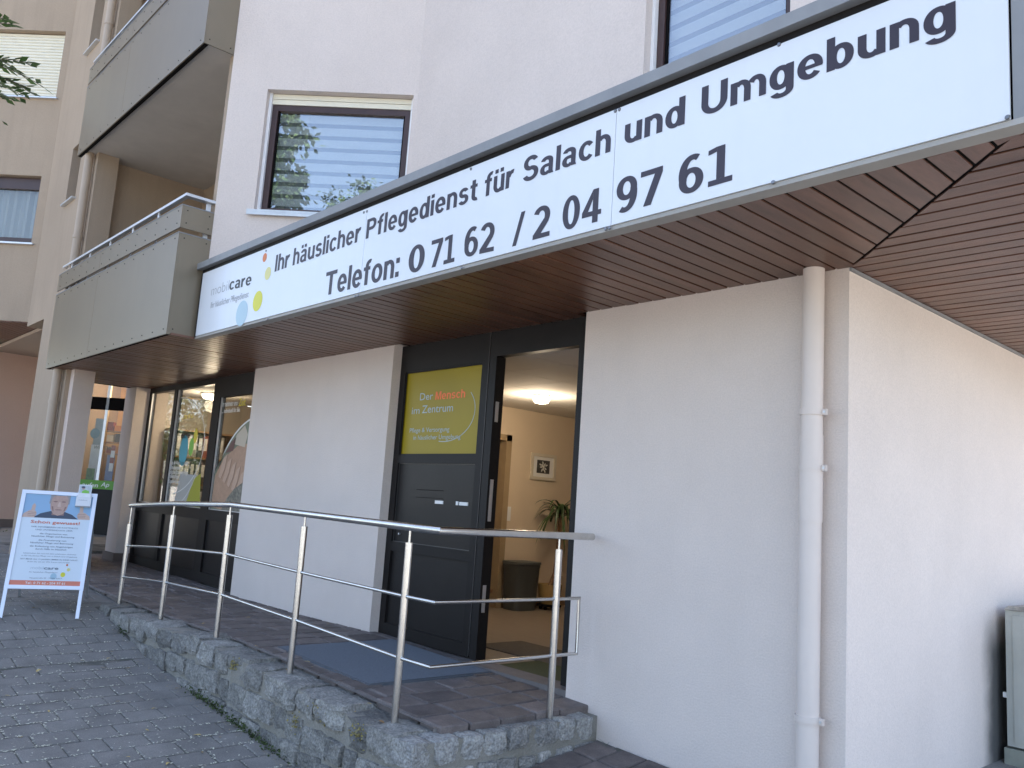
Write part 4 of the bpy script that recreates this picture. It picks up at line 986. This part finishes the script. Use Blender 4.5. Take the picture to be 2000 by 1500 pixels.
# rear half of the stand
foot2 = foot-nrm*(2*lean+.12)+wu*.03; foot2.z = zs2(foot2)+.002
vb = (A(0, v1, -.02)-foot2).normalized(); LB2 = (A(0, v1, -.02)-foot2).length
for sgn in (-1, 1): MB().obox(foot2+wu*(sgn*(w2-.02)-.012), wu*.024, vb*LB2, nf*.015).build('leg', CHRD, AB)
MB().obox(foot2+wu*(-w2+.035)+vb*.25, wu*(wid-.07), vb*(LB2-.27), nf*.006).build('rear_panel', mat('rear_panel', (.10, .12, .14), .4), AB)
PB = mat('poster_paper', (.66, .73, .78), .25, var=.02, vscale=4)
po_ = MB().obox(A(-w2+ft, v0+ft, -.006), wu*(wid-2*ft), vu*(v1-v0-2*ft), nf*.004).build('poster', PB, AB)
pw, ph = wid-2*ft, v1-v0-2*ft
def Q(u, v, k=1): return A(-w2+ft+u*pw, v0+ft+v*ph, -.002+.0004*k)
def qshape(nm, pts, m, k): return flat(nm, [Q(u, v, k) for u, v in pts], m, po_)
def qell(nm, u, v, ru, rv, m, k, n=20): return qshape(nm, [(u+ru*math.cos(2*math.pi*i/n), v+rv*math.sin(2*math.pi*i/n)) for i in range(n)], m, k)
PSKY = mat('print_sky_blue', (.27, .43, .60), .3); PSH = mat('print_shirt', (.055, .07, .10), .3); PSK = mat('print_face', (.47, .31, .24), .3, var=.12, vscale=60); PSKL = mat('print_face_light', (.56, .40, .32), .3); PSKD = mat('print_face_shadow', (.26, .15, .12), .3); PHAIR = mat('print_hair', (.30, .28, .27), .3); POR = mat('print_orange', (.62, .17, .10), .3); PTX = mat('print_text', (.16, .20, .25), .3); PBAND = mat('print_band', (.66, .20, .12), .3)
HB0 = .735
qshape('poster_photo', [(0, HB0), (1, HB0), (1, 1), (0, 1)], PSKY, 1)
qshape('poster_print', [(.16, HB0), (.26, .785), (.40, .815), (.60, .815), (.72, .785), (.82, HB0)], PSH, 2)
qshape('poster_print', [(.42, .77), (.60, .77), (.60, .84), (.42, .84)], PSKD, 3)
qshape('poster_print', [(.37, .93), (.39, .84), (.44, .785), (.51, .765), (.58, .785), (.63, .84), (.65, .93), (.64, .995), (.38, .995)], PSK, 4)
qshape('poster_print', [(.36, .90), (.385, .90), (.40, .97), (.45, 1.0), (.37, 1.0)], PHAIR, 5); qshape('poster_print', [(.66, .90), (.64, .90), (.63, .97), (.60, 1.0), (.66, 1.0)], PHAIR, 5)
qell('poster_print', .45, .925, .035, .008, PSKD, 6, 10); qell('poster_print', .57, .925, .035, .008, PSKD, 6, 10); qshape('poster_print', [(.50, .92), (.525, .92), (.535, .868), (.485, .868)], PSKL, 6); qell('poster_print', .51, .832, .055, .006, PSKD, 6, 10)
qshape('poster_print', [(.40, .87), (.425, .87), (.44, .82), (.425, .82)], PSKD, 5); qshape('poster_print', [(.60, .87), (.625, .87), (.60, .82), (.585, .82)], PSKD, 5)
for u in (.115, .885):
    s = 1 if u < .5 else -1
    qshape('poster_print', [(u-s*.115, HB0), (u+s*.06, HB0), (u+s*.09, .775), (u+s*.07, .81), (u-s*.02, .815), (u-s*.10, .775)], PSKL, 4)
    qshape('poster_print', [(u+s*.0, .81), (u+s*.055, .81), (u+s*.06, .87), (u+s*.035, .895), (u+s*.008, .87)], PSKL, 4)
    for k in range(3): qshape('poster_print', [(u-s*.04, .795-k*.018), (u+s*.08, .792-k*.018), (u+s*.08, .789-k*.018), (u-s*.04, .791-k*.018)], PSKD, 5)
def qt(s, v, cap, m, wd=None, bold=0.0, u=.5, al='C'): return text('poster_lettering', s, Q(u, v, 6), wu, vu, m, cap*ph, None if wd is None else wd*pw, bold, po_, al, res=2)
qt('Schon gewusst!', .672, .033, POR, .72, .02)
qt('WIR INFORMIEREN SIE KOSTENLOS', .625, .015, PTX, .68, .005); qt('UND UNVERBINDLICH ÜBER', .594, .015, PTX, .54, .005)
qt('die Organisation von', .552, .016, PTX, .40, .01); qt('häuslicher Pflege und Betreuung', .522, .016, PTX, .62, .01)
qt('die Finanzierung von', .480, .016, PTX, .40, .01); qt('häuslicher Pflege und Betreuung', .450, .016, PTX, .62, .01)
qt('die Entlastung von Angehörigen', .412, .016, PTX, .62, .01); qt('durch Hilfe im Haushalt', .382, .016, PTX, .45, .01)
qt('Unterhalten Sie sich mit dem erfahrenen Anbieter', .335, .012, PTX, .76); qt('in der häuslichen Pflege nur in Salach und Umgebung.', .308, .012, PTX, .80)
qt('SEIT MEHR ALS 15 JAHREN IMMER IN IHRER NÄHE!', .272, .013, PTX, .82, .005); qt('Rufen Sie uns an! Wir freuen uns auf Sie!', .245, .012, PTX, .6)
qt('mobil', .172, .030, mat('print_logo_grey', (.42, .50, .55), .3), .18, -.01, .26, 'L'); qt('care', .172, .030, PTX, .21, .02, .445, 'L'); qt('Ihr häuslicher Pflegedienst', .135, .012, PTX, .40, 0, .25, 'L')
qell('poster_dot', .77, .225, .015, .011, ORANGE, 3); qell('poster_dot', .80, .175, .025, .018, YELP, 3); qell('poster_dot', .73, .12, .035, .026, YEL, 3); qell('poster_dot', .60, .10, .045, .033, mat('print_dot_blue', (.36, .52, .60), .3), 3)
qt('Hauptstraße 50 · 73084 Salach', .072, .013, PTX, .46)
qshape('poster_band', [(0, 0), (1, 0), (1, .052), (0, .052)], PBAND, 2); qt('Tel.: 0 71 62 - 204 97 61', .014, .024, VIN, .56, .012)
# leaflet holder clipped to the board's top corner
LH = thing('leaflet_holder', 'small clear holder with white leaflets clipped to the top corner of the pavement sign', 'leaflet holder', A(.18, v1-.16, .01))
lu = .135
MB().obox(A(lu, v1-.135, .009), wu*.12, vu*.115, nf*.003).obox(A(lu, v1-.135, .012), wu*.12, vu*.003, nf*.03).obox(A(lu, v1-.135, .042), wu*.12, vu*.085, nf*.003).obox(A(lu-.001, v1-.135, .012), wu*.003, vu*.10, nf*.03).obox(A(lu+.118, v1-.135, .012), wu*.003, vu*.10, nf*.03).build('holder', mat('holder_white', (.72, .73, .74), .2), LH)
LF = MB().obox(A(lu+.008, v1-.13, .014), wu*.104, vu*.20, nf*.02).build('leaflet', mat('leaflet_paper', (.78, .79, .80), .5, var=.08, vscale=40), LH)
def lq(u, v, d=.0346): return A(lu+.008+u*.104, v1-.13+v*.20, d)
flat('leaflet_print', [lq(.05, .60), lq(.95, .60), lq(.95, .97), lq(.05, .97)], mat('leaflet_photo', (.50, .56, .58), .4, var=.2, vscale=50), LF)
flat('leaflet_print', [lq(.25, .60, .035), lq(.85, .60, .035), lq(.8, .72, .035), lq(.5, .76, .035), lq(.28, .70, .035)], VING, LF)
flat('leaflet_print', ellipse(lq(.35, .84, .0352), wu, vu, .013, .016), PSK, LF); flat('leaflet_print', ellipse(lq(.33, .88, .0354), wu, vu, .016, .010), PSH, LF)
a_ = A(lu+.02, v1-.085, .0456); text('leaflet_lettering', 'mobilcare', a_, wu, vu, PTX, .010, .07, 0, LF, res=2)

# ------------------------------------------------------------------ cable cabinet by the side wall
CB = thing('cable_cabinet', 'grey-green distribution cabinet with a weathered lid standing close to the side wall', 'cabinet', (-1.6, 2.1, -.5))
cq = onX(1963, 1190, -1.85); yC = cq.y; x0c = -1.85; x1c = -1.25
GRC = mat('cabinet_grey', (.50, .50, .45), .55, var=.10, vscale=5, streak=.12); GRD = mat('cabinet_plinth', (.30, .31, .26), .7, var=.2, vscale=8); LIDM = mat('cabinet_lid', (.42, .39, .35), .8, var=.45, vscale=18)
zc0, zc1 = onX(1963, 1458, -1.85).z, cq.z
MB().box(x0c, x1c, yC, yC+.9, zc0, zc1-.002).build('body', GRC, CB)
MB().prism([(x0c-.004, yC-.015, zc1), (x0c+.02, yC-.015, zc1+.022), (x0c+.25, yC-.015, zc1+.04), (x1c-.02, yC-.015, zc1+.022), (x1c+.004, yC-.015, zc1), ], (0, .93, 0)).build('lid', LIDM, CB)
MB().box(x0c-.015, x1c+.015, yC-.012, yC+.91, -.7, zc0-.012).build('plinth', GRD, CB)
MB().box(x0c+.04, x1c-.04, yC-.006, yC-.0005, zc0+.03, zc1-.03).build('door_panel', GRC, CB)
MB().box(x0c-.022, x0c-.001, yC+.004, yC+.03, .17, .20).build('hinge', WHITE, CB)

# ------------------------------------------------------------------ inside the hall
def ceiling_lamp(loc, label, r=.13, e=26):
    L = thing('ceiling_lamp', label, 'lamp', loc)
    x, y, z = loc
    MB().lathe((x, y, z), [(r*1.12, 0), (r*1.15, -.012), (r*1.02, -.02)], 28).build('lamp_base', WHITE, L, True)
    MB().lathe((x, y, z), [(r, -.02), (r*.98, -.05), (r*.80, -.075), (r*.3, -.083), (.001, -.084)][::-1], 28).build('lamp_shade', LAMP, L, True)
    pl = bpy.data.lights.new('lamp_light', 'POINT'); pl.energy = e; pl.color = (1, .82, .60); pl.shadow_soft_size = .1
    po = bpy.data.objects.new('lamp_light', pl); COL.objects.link(po); po.location = (x, y, z-.16); po.parent = L; po.matrix_parent_inverse = Matrix.Translation(-Vector(loc))
q = onZ(1058, 772, ZR); ceiling_lamp((q.x, q.y, ZR-.001), 'round lit ceiling lamp in the hall behind the open door', .085, 6)
ceiling_lamp((-11.05, .62, 2.359), 'round lit ceiling lamp in the office behind the glazed bay', .13, 6)
FR = thing('picture_frame', 'white framed flower photograph on the hall wall', 'picture', (XR0, 3.1, 1.6))
pa, pb, za_, zb_ = 2.90, 3.31, 1.455, 1.765
MB().box(XR0+.001, XR0+.022, pa, pa+.035, za_, zb_).box(XR0+.001, XR0+.022, pb-.035, pb, za_, zb_).box(XR0+.001, XR0+.022, pa+.035, pb-.035, za_, za_+.035).box(XR0+.001, XR0+.022, pa+.035, pb-.035, zb_-.035, zb_).build('frame', mat('frame_wood', (.62, .55, .44), .5), FR)
MB().box(XR0+.001, XR0+.008, pa+.035, pb-.035, za_+.035, zb_-.035).build('mount', WHITE, FR)
MB().box(XR0+.0085, XR0+.010, pa+.10, pb-.10, za_+.08, zb_-.075).build('photo', mat('photo_dark', (.06, .06, .06), .4, var=.6, vscale=25), FR)
for k in range(11):
    a = k*2.4; r0 = .018*math.sqrt(k); cy_, cz_ = (pa+pb)/2+r0*math.cos(a)*1.0, (za_+zb_)/2+.005+r0*math.sin(a)
    flat('petal', ellipse((XR0+.0105+k*.0002, cy_, cz_), (Y*math.cos(a)+Z*math.sin(a)), (Z*math.cos(a)-Y*math.sin(a)), .022, .010, 10), mat('petal_print', (.66, .64, .58), .5) if 'petal_print' not in MATS else MATS['petal_print'], FR)
# bin
bq0, bq1 = 2.66, 3.06
BN = thing('waste_bin', 'dark grey-green plastic waste bin with flat lid against the hall wall', 'bin', (XR0+.2, 2.86, 0))
bb = MB(); n = 20
def rr_(cx, cy, hx, hy, z, n=20, p=4):
    return [(cx+hx*math.copysign(abs(math.cos(2*math.pi*i/n))**(2/p), math.cos(2*math.pi*i/n)), cy+hy*math.copysign(abs(math.sin(2*math.pi*i/n))**(2/p), math.sin(2*math.pi*i/n)), z) for i in range(n)]
BY = onX(1017, 1140, XR0+.19).y
rings = [rr_(XR0+.19, BY, .13, .165, 0), rr_(XR0+.19, BY, .15, .19, .46), rr_(XR0+.19, BY, .155, .195, .47), rr_(XR0+.19, BY, .155, .195, .50)]
bb.add([p for r in rings for p in r], [(i*n+j, i*n+(j+1) % n, (i+1)*n+(j+1) % n, (i+1)*n+j) for i in range(3) for j in range(n)]+[tuple(range(n-1, -1, -1)), tuple(3*n+j for j in range(n))])
bb.build('body', BIN, BN, True)
r0 = rr_(XR0+.19, BY, .165, .205, .502); r1 = rr_(XR0+.19, BY, .16, .20, .525); MB().add(r0+r1, [(j, (j+1) % n, n+(j+1) % n, n+j) for j in range(n)]+[tuple(range(n-1, -1, -1)), tuple(range(n, 2*n))]).build('lid', BIN, BN, True)
# potted plant
PT = thing('potted_plant', 'dracaena with arching leaves in an ochre pot on a plant trolley', 'plant', (XR0+.28, 3.30, 0))
pcx = XR0+.26; pcy = onX(1073, 1165, pcx).y
MB().lathe((pcx, pcy, .06), [(.10, 0), (.125, .06), (.135, .18), (.14, .22), (.13, .22), (.12, .19)], 24).build('pot', TERRA, PT, True)
MB().lathe((pcx, pcy, .255), [(.118, 0), (.115, .004), (.001, .006)], 20).build('soil', mat('soil', (.03, .02, .015), .95), PT)
MB().lathe((pcx, pcy, .035), [(.14, 0), (.14, .022)], 20).build('trolley', DARK, PT)
for k in range(4): MB().tube([(pcx+.1*math.cos(k*1.57+.4), pcy+.1*math.sin(k*1.57+.4)-.012, .018), (pcx+.1*math.cos(k*1.57+.4), pcy+.1*math.sin(k*1.57+.4)+.012, .018)], .018, 12).build('castor', DARK, PT)
MB().tube([(pcx, pcy, .25), (pcx+.0, pcy+.07, .40), (pcx, pcy+.09, .6), (pcx, pcy+.10, .95), (pcx, pcy+.10, 1.08)], [.03, .026, .022, .02, .016], 10).build('trunk', mat('cane', (.22, .12, .06), .8, var=.5, vscale=40), PT, True)
def blade(base, az, length, droop, up, wd, m, parent):
    mb = MB(); n = 9; d = Vector((math.cos(az), math.sin(az), 0)); s = Vector((-d.y, d.x, 0)); vs = []
    for i in range(n+1):
        t = i/n; p = Vector(base)+d*(length*t*(1-.15*t))+Z*(up*t-droop*t*t); wq = wd*math.sin(math.pi*min(1, .12+t*.9))**.8*(1-.3*t)
        fold = Z*(wq*.35); vs += [p-s*wq+fold, p, p+s*wq+fold]
    fs = []
    for i in range(n): fs += [(3*i, 3*i+1, 3*i+4, 3*i+3), (3*i+1, 3*i+2, 3*i+5, 3*i+4)]
    return mb.add(vs, fs).build('leaf', m, parent, True)
for k in range(40):
    blade((pcx, pcy+.10, 1.02+.03*(k % 4)), k*2.4, random.uniform(.26, .46), random.uniform(.3, .75), random.uniform(.22, .5), .02, PLANT, PT)
# small wooden table by the inner door
q = onZ(942, 1238, 0.0)
TB = thing('side_table', 'small reddish wooden table beside the inner doorway', 'table', (-6.1, 1.5, 0))
tx, ty = q.x, q.y; TBH = onX(955, 1150, tx).z
MB().box(tx-.45, tx+.04, ty-.6, ty+.05, TBH-.03, TBH).build('tabletop', TABLE, TB)
for a in (tx-.42, tx-.02):
    for b in (ty-.55, ty-.02): MB().box(a-.025, a+.025, b-.025, b+.03, 0, TBH-.03).build('leg', TABLE, TB)
MB().box(tx-.41, tx-.03, ty-.53, ty-.01, TBH-.10, TBH-.032).build('apron', TABLE, TB)
GM = tag(MB().box(-4.55, -3.55, .22, .62, .001, .012).build('green_mat', mat('green_mat', (.075, .085, .03), .95, fine=.2, fscale=80)), 'olive green foot mat just inside the open doorway', 'mat')
EM = tag(MB().box(-5.3, -3.5, .64, 1.15, .001, .008).build('foot_mat', mat('foot_mat', (.12, .105, .09), .95, fine=.2, fscale=80)), 'grey brown dirt mat on the hall floor behind the green mat', 'mat')
# shelf with binders in the inner room and in the office
SH = thing('office_shelf', 'wooden shelf with rows of binders on the end wall of the office', 'shelf', (-11.8, 1.5, 0))
SZ = (.75, 1.12, 1.49, 1.86)
for zz in (.1,)+SZ: MB().box(-11.99, -11.68, .35, 3.2, zz, zz+.022).build('board', WOODO, SH)
for yy in (.35, 1.28, 2.22, 3.18): MB().box(-11.99, -11.68, yy, yy+.02, .05, 1.86).build('upright', WOODO, SH)
BC = [mat('binder_grey', (.34, .33, .31), .6), mat('binder_dark', (.06, .06, .07), .6), mat('binder_red', (.26, .07, .05), .6)]
BNM = ['grey', 'black', 'dark red']
bm_ = MB().box(-.032, .032, 0, .27, 0, .31).mesh('binder'); lbm = MB().box(-.022, .022, -.0015, 0, .10, .27).mesh('label_plate'); lbm.materials.append(WHITE)
BPOS = ['by the window', 'in the middle bay', 'at the far end']
for r_, zz in enumerate(SZ[:3]):
    for k in range(36):
        yy = .42+k*.076
        if any(abs(yy-u-.01) < .05 for u in (1.28, 2.22)) or random.random() < .1: continue
        c = random.choice((0, 0, 1, 1, 2)); me = bm_.copy(); me.materials.append(BC[c])
        o = bpy.data.objects.new('binder', me); COL.objects.link(o); o.location = (-11.70, yy, zz+.023); o.rotation_euler = (0, 0, math.pi/2)
        tag(o, '%s binder with white spine label on the %s office shelf %s' % (BNM[c], ('lowest', 'middle', 'upper')[r_], BPOS[min(2, int((yy-.35)/.94))]), 'binder', 'binders on the office shelf')
        l_ = bpy.data.objects.new('spine_label', lbm); COL.objects.link(l_); l_.parent = o
for k, c in enumerate((1, 2, 1, 0)):
    me = bm_.copy(); me.materials.append(BC[c] if c != 2 else mat('binder_orange', (.45, .12, .05), .6)); o = bpy.data.objects.new('binder', me); COL.objects.link(o); o.location = (XR0-1.38, 2.05+k*.08, .86); o.rotation_euler = (0, 0, -math.pi/2)
    tag(o, ('black', 'orange', 'black', 'grey')[k]+' binder on the wall shelf seen through the inner doorway', 'binder', 'binders in the inner room')
tag(MB().box(XR0-1.40, XR0-1.1, 1.4, 3.2, .83, .858).box(XR0-1.40, XR0-1.1, 1.4, 3.2, 1.2, 1.228).build('wall_shelf', WOODO), 'wooden wall shelf in the room behind the inner doorway', 'shelf')

# ------------------------------------------------------------------ leaves, petals, weeds
def leaf_mesh(seed):
    rnd = random.Random(seed); n = 8; vs = []; L, W = 1, .42
    for i in range(n+1):
        t = i/n; wq = W*math.sin(math.pi*t)**.8*(1-.25*t); cz = .10*math.sin(t*3+seed)*rnd.uniform(.6, 1.2)
        vs += [(t*L-.5, -wq*.5, cz+.10*wq), (t*L-.5, 0, cz), (t*L-.5, wq*.5, cz+.14*wq)]
    fs = []
    for i in range(n): fs += [(3*i, 3*i+3, 3*i+4, 3*i+1), (3*i+1, 3*i+4, 3*i+5, 3*i+2)]
    return MB().add(vs, fs)
LCOL = [mat('dry_leaf_yellow', (.55, .40, .12), .7, var=.25, vscale=40), mat('dry_leaf_tan', (.36, .25, .12), .7, var=.25, vscale=40), mat('dry_leaf_brown', (.26, .15, .06), .7, var=.25, vscale=40)]
LN_ = ['yellow', 'tan', 'brown']
LM = [[leaf_mesh(k*3+c).mesh('fallen_leaf') for c in range(2)] for k in range(3)]
for k in range(3):
    for me in LM[k]: me.materials.append(LCOL[k])
def drop(px, py, z, c, size, where, rot=None):
    q = onZ(px, py, z)
    for _ in range(4):
        z = (zstreet(q.x, q.y) if where == 's' else zplat(q.x) if where == 'p' else ztop(q.x)); q = onZ(px, py, z)
    o = bpy.data.objects.new('fallen_leaf', LM[c][int(px) % 2]); COL.objects.link(o); o.location = (q.x, q.y, z+size*.02+.003); o.scale = (size,)*3; o.rotation_euler = (random.uniform(-.1, .1), random.uniform(-.1, .1), random.uniform(0, 6.3) if rot is None else rot)
    tag(o, '%s fallen leaf lying on %s' % (LN_[c], {'s': 'the grey street pavers', 'p': 'the reddish ramp paving', 'w': 'the granite wall top'}[where]), 'leaf', 'fallen leaves on %s' % {'s': 'the street', 'p': 'the ramp', 'w': 'the wall'}[where])
for px, py, c, s in ((75, 1311, 0, .06), (328, 1493, 0, .05), (385, 1437, 0, .05), (212, 1287, 0, .04), (201, 1304, 1, .045), (205, 1255, 1, .05), (335, 1309, 1, .05), (453, 1405, 2, .05), (495, 1409, 2, .045), (287, 1427, 0, .03), (190, 1196, 2, .07), (200, 1203, 1, .06), (208, 1212, 2, .06), (72, 1215, 1, .05), (65, 1188, 0, .05), (218, 1273, 1, .04), (225, 1225, 2, .05), (250, 1305, 1, .04), (178, 1188, 1, .05), (470, 1412, 1, .04), (515, 1418, 2, .04), (310, 1262, 1, .03), (20, 1150, 2, .05), (30, 1255, 1, .04), (560, 1440, 1, .04), (140, 1345, 1, .035), (95, 1390, 0, .03), (230, 1370, 1, .03), (300, 1385, 0, .035), (160, 1290, 1, .04), (110, 1250, 0, .04), (395, 1470, 1, .035), (250, 1480, 0, .03), (40, 1440, 1, .035), (345, 1345, 2, .035), (430, 1440, 1, .03), (15, 1360, 0, .035)): drop(px, py, -.2, c, s, 's')
for px, py, c, s in ((600, 1294, 0, .045), (501, 1263, 0, .04), (506, 1270, 1, .03), (484, 1207, 0, .04), (398, 1219, 0, .04), (720, 1376, 0, .035), (640, 1218, 1, .03), (610, 1303, 1, .02)): drop(px, py, .02, c, s, 'p')
for px, py, c, s in ((745, 1412, 2, .05), (315, 1219, 0, .045), (694, 1391, 0, .015)): drop(px, py, 0, c, s, 'w')
pt = MB(); cnt = 0
def fleck(x, y, z, s, mb):
    a = random.uniform(0, 6.3); u = Vector((math.cos(a), math.sin(a), random.uniform(-.3, .3)))*s; v = Vector((-math.sin(a), math.cos(a), random.uniform(-.2, .2)))*s*random.uniform(.35, .6); c = Vector((x, y, z+.004))
    mb.add([c-u, c-u*.2+v, c+u, c-u*.1-v], [(0, 3, 2, 1)])
while cnt < 8000:
    if random.random() < .55:
        k = random.randrange(80); x = -14+.1+.2*random.randrange(15, 54)+random.gauss(0, .006); y = random.uniform(-3.4, -1.36)
    elif random.random() < .5:
        ix = random.randrange(15, 54); x = -14+.2*ix+random.uniform(-.09, .09); y = -4.5+(0.1125 if ix % 2 else 0)+.1125+.225*random.randrange(4, 14)+random.gauss(0, .006)
    else: x = random.uniform(-11, -3.5); y = random.uniform(-3.4, -1.36)
    if y > -1.36 or (noise.noise(Vector((x*1.1, y*1.3, 3)))+.45 < random.random()*1.0): continue
    fleck(x, y, zstreet(x, y), random.uniform(.0045, .0115), pt); cnt += 1
tag(pt.build('petal_litter', mat('dry_petals', (.66, .64, .50), .8, var=.3, vscale=30)), 'tiny pale blossoms and seed husks scattered over the grey pavers', 'litter', kind='stuff')
pt2 = MB()
for i in range(120):
    x = random.uniform(-8, -3.6); fleck(x, random.uniform(-1.05, -.05), zplat(x)+.001, random.uniform(.003, .006), pt2)
for i in range(500):
    x = random.uniform(-7.8, -3.5); y = -1.37-abs(random.gauss(0, .05)); fleck(x, y, zstreet(x, y), random.uniform(.004, .009), pt2)
tag(pt2.build('husk_litter', mat('dry_husks', (.34, .27, .16), .8, var=.5, vscale=30)), 'brown husks and bits of leaf gathered along the granite wall', 'litter', kind='stuff')
def weed(px, py, n, size, label, y=None):
    q = onY(px, py, YS0-.03) if y is None else onY(px, py, y); z = zstreet(q.x, q.y-.02) if y is None else zright(q.x, q.y)
    W = thing('weed', label, 'weed', (q.x, q.y, z))
    for k in range(n):
        az = random.uniform(0, 6.3); blade((q.x, q.y-.015, z-.002), az if y is None else random.uniform(3.4, 6), size*random.uniform(.5, 1), size*.3, size*random.uniform(.2, .8), size*(.13 if y is None else .02), MATS.get('weed_leaf') or mat('weed_leaf', (.05, .12, .03), .6, var=.3, vscale=30), W)
weed(640, 1490, 9, .11, 'broad leaved green weed at the foot of the granite wall')
weed(455, 1372, 7, .05, 'small green weed sprouting at the mossy foot of the granite wall')
weed(1188, 1470, 5, .08, 'thin grass blades at the foot of the white wall', -.01)

# ------------------------------------------------------------------ trees
def tree(base, h, crown_c, crown_r, n_leaf, lsize, label, seed, group=None, limbs=9, lowb=None, clumps=60):
    rnd = random.Random(seed); T = thing('tree', label, 'tree', base, group); base = Vector(base); cc = Vector(crown_c)
    tp = base.lerp(cc, .75); tp.z = cc.z-.2*crown_r[2]
    tk = MB(); tk.tube([base-Z*.3, base+Z*(h*.2), base.lerp(tp, .6)+Vector((rnd.uniform(-.1, .1), rnd.uniform(-.1, .1), 0)), tp], [.20*h/8, .15*h/8, .12*h/8, .05*h/8], 12)
    cl = []
    for i in range(clumps):
        while True:
            v = Vector((rnd.uniform(-1, 1), rnd.uniform(-1, 1), rnd.uniform(-1, 1)))
            if .25 < v.length < 1: break
        cl.append(cc+Vector((v.x*crown_r[0], v.y*crown_r[1], v.z*crown_r[2])))
    if lowb: cl += [Vector(b) for b in lowb]
    for i in range(min(limbs, len(cl))):
        a = base.lerp(tp, rnd.uniform(.45, 1)); b = cl[i*len(cl)//limbs]; mid = a.lerp(b, .5)+Z*.2
        tk.tube([a, mid, b], [.045*h/8, .03*h/8, .008], 7)
    for b in (lowb or []):
        a = tp.lerp(base, .3); b = Vector(b); tk.tube([a, a.lerp(b, .55)+Z*.35, b], [.04, .022, .006], 7)
    tk.build('trunk', BARK, T, True)
    lf = MB(); per = n_leaf//len(cl)
    for c in cl:
        cr = rnd.uniform(.30, .62)*min(crown_r)*.55 if c not in (lowb or []) else .22
        for k in range(per):
            p = c+Vector((rnd.gauss(0, .45), rnd.gauss(0, .45), rnd.gauss(0, .38)))*cr
            d = (p-c)+Vector((rnd.gauss(0, .3), rnd.gauss(0, .3), rnd.gauss(-.35, .3))); d.normalize(); s = d.cross(Vector((rnd.gauss(0, .4), rnd.gauss(0, .4), 1))).normalized()
            L_ = lsize*rnd.uniform(.7, 1.25); w_ = L_*.34
            lf.add([p, p+d*L_*.5+s*w_, p+d*L_, p+d*L_*.5-s*w_], [(0, 1, 2, 3)])
    lf.build('crown', LEAF, T)
    return T
# street tree left of the frame; sprays of pinnate leaves reach into view
def spray(base, tip, n, ls, mb, stem):
    base, tip = Vector(base), Vector(tip); ax = (tip-base); L = ax.length; ax.normalize(); sd_ = ax.cross(Z).normalized(); pts = []
    for i in range(n+1):
        t = i/n; p = base.lerp(tip, t)+Z*(-.25*L*t*t); pts.append(p)
        if i == 0: continue
        for s in (-1, 1):
            d = (ax*.75+sd_*s*.75+Z*random.uniform(-.45, .05)).normalized(); w_ = d.cross(Z).normalized()*ls*.26+Z*random.uniform(-.12, .12)*ls
            mb.add([p, p+d*ls*.45+w_, p+d*ls, p+d*ls*.45-w_], [(0, 1, 2, 3)])
    stem.tube(pts, .0025, 4)
tc = CAM+ray(-420, -120)*6.6
T0 = tree((tc.x-.3, tc.y-1.4, zstreet(tc.x-.3, tc.y-1.4)), 6, (tc.x-.2, tc.y-.9, 5.0), (1.2, 1.2, 1.5), 5000, .07, 'street tree with pinnate leaves beside the pavement sign', 3, lowb=[tuple(CAM+ray(-90, 150)*6.4), tuple(CAM+ray(-120, 60)*6.3)])
lm = MB(); st = MB()
for (p0, p1, k) in (((-60, 60), (22, 50), 7), ((-70, 40), (14, 38), 6), ((-60, 115), (86, 165), 10), ((-60, 130), (70, 185), 10), ((-50, 120), (60, 128), 9), ((-50, 150), (36, 192), 8), ((-70, 170), (8, 205), 7), ((-60, 180), (28, 198), 7), ((-40, 105), (50, 150), 8), ((-30, 150), (48, 180), 8), ((-60, 145), (12, 170), 8), ((-60, 120), (20, 140), 8)):
    a = CAM+ray(*p0)*(6.3+random.uniform(-.2, .2)); b = CAM+ray(*p1)*(6.2+random.uniform(-.3, .3)); spray(a, b+Z*.12, k, .085, lm, st)
tag(lm.build('leaf_spray', mat('spray_leaf', (.11, .19, .05), .5, var=.4, vscale=6, col2=(.06, .12, .03)), T0), kind='stuff'); st.build('twig', BARK, T0)
# trees across the street, mirrored in the windows
for k, (b, h, cc, cr, lab) in enumerate((((2.8, -15.5, -.5), 11, (2.8, -15.5, 7.4), (2.6, 2.2, 3.4), 'round sunlit tree across the street opposite the entrance'), ((7.0, -19, -.5), 9, (7, -19, 6.2), (3.2, 2.6, 3.6), 'wide sunlit tree farther back across the street'), ((-3.4, -10.5, -.5), 12, (-3.25, -10.5, 8.7), (1.15, 1.1, 3.4), 'slender dark tree across the street with low branches'), ((-28, -5.8, .2), 9, (-28, -5.8, 4.3), (2.6, 2.6, 3.6), 'large tree at the far end of the street'), ((-37, -11, .3), 8, (-37, -11, 4.4), (3, 3, 3.6), 'bushy tree beyond the large one at the far end of the street'))):
    tree(b, h, cc, cr, 9000, .16, lab, 20+k)
# shrub at the corner of the passage
q = onZ(6, 1052, .06)
SHB = thing('shrub', 'low dark green shrub beside the passage at the street edge', 'shrub', (q.x, q.y-.25, .03))
lf = MB()
for k in range(500):
    p = Vector((q.x, q.y-.28, .13))+Vector((random.gauss(0, .16), random.gauss(0, .16), random.gauss(0, .06))); d = Vector((random.gauss(0, 1), random.gauss(0, 1), random.gauss(0, 1))).normalized(); s = d.orthogonal().normalized(); lf.add([p, p+d*.03+s*.012, p+d*.06, p+d*.03-s*.012], [(0, 1, 2, 3)])
lf.build('foliage', LEAF, SHB); MB().tube([(q.x, q.y-.28, 0), (q.x, q.y-.28, .13)], .012, 6).build('stem', BARK, SHB)
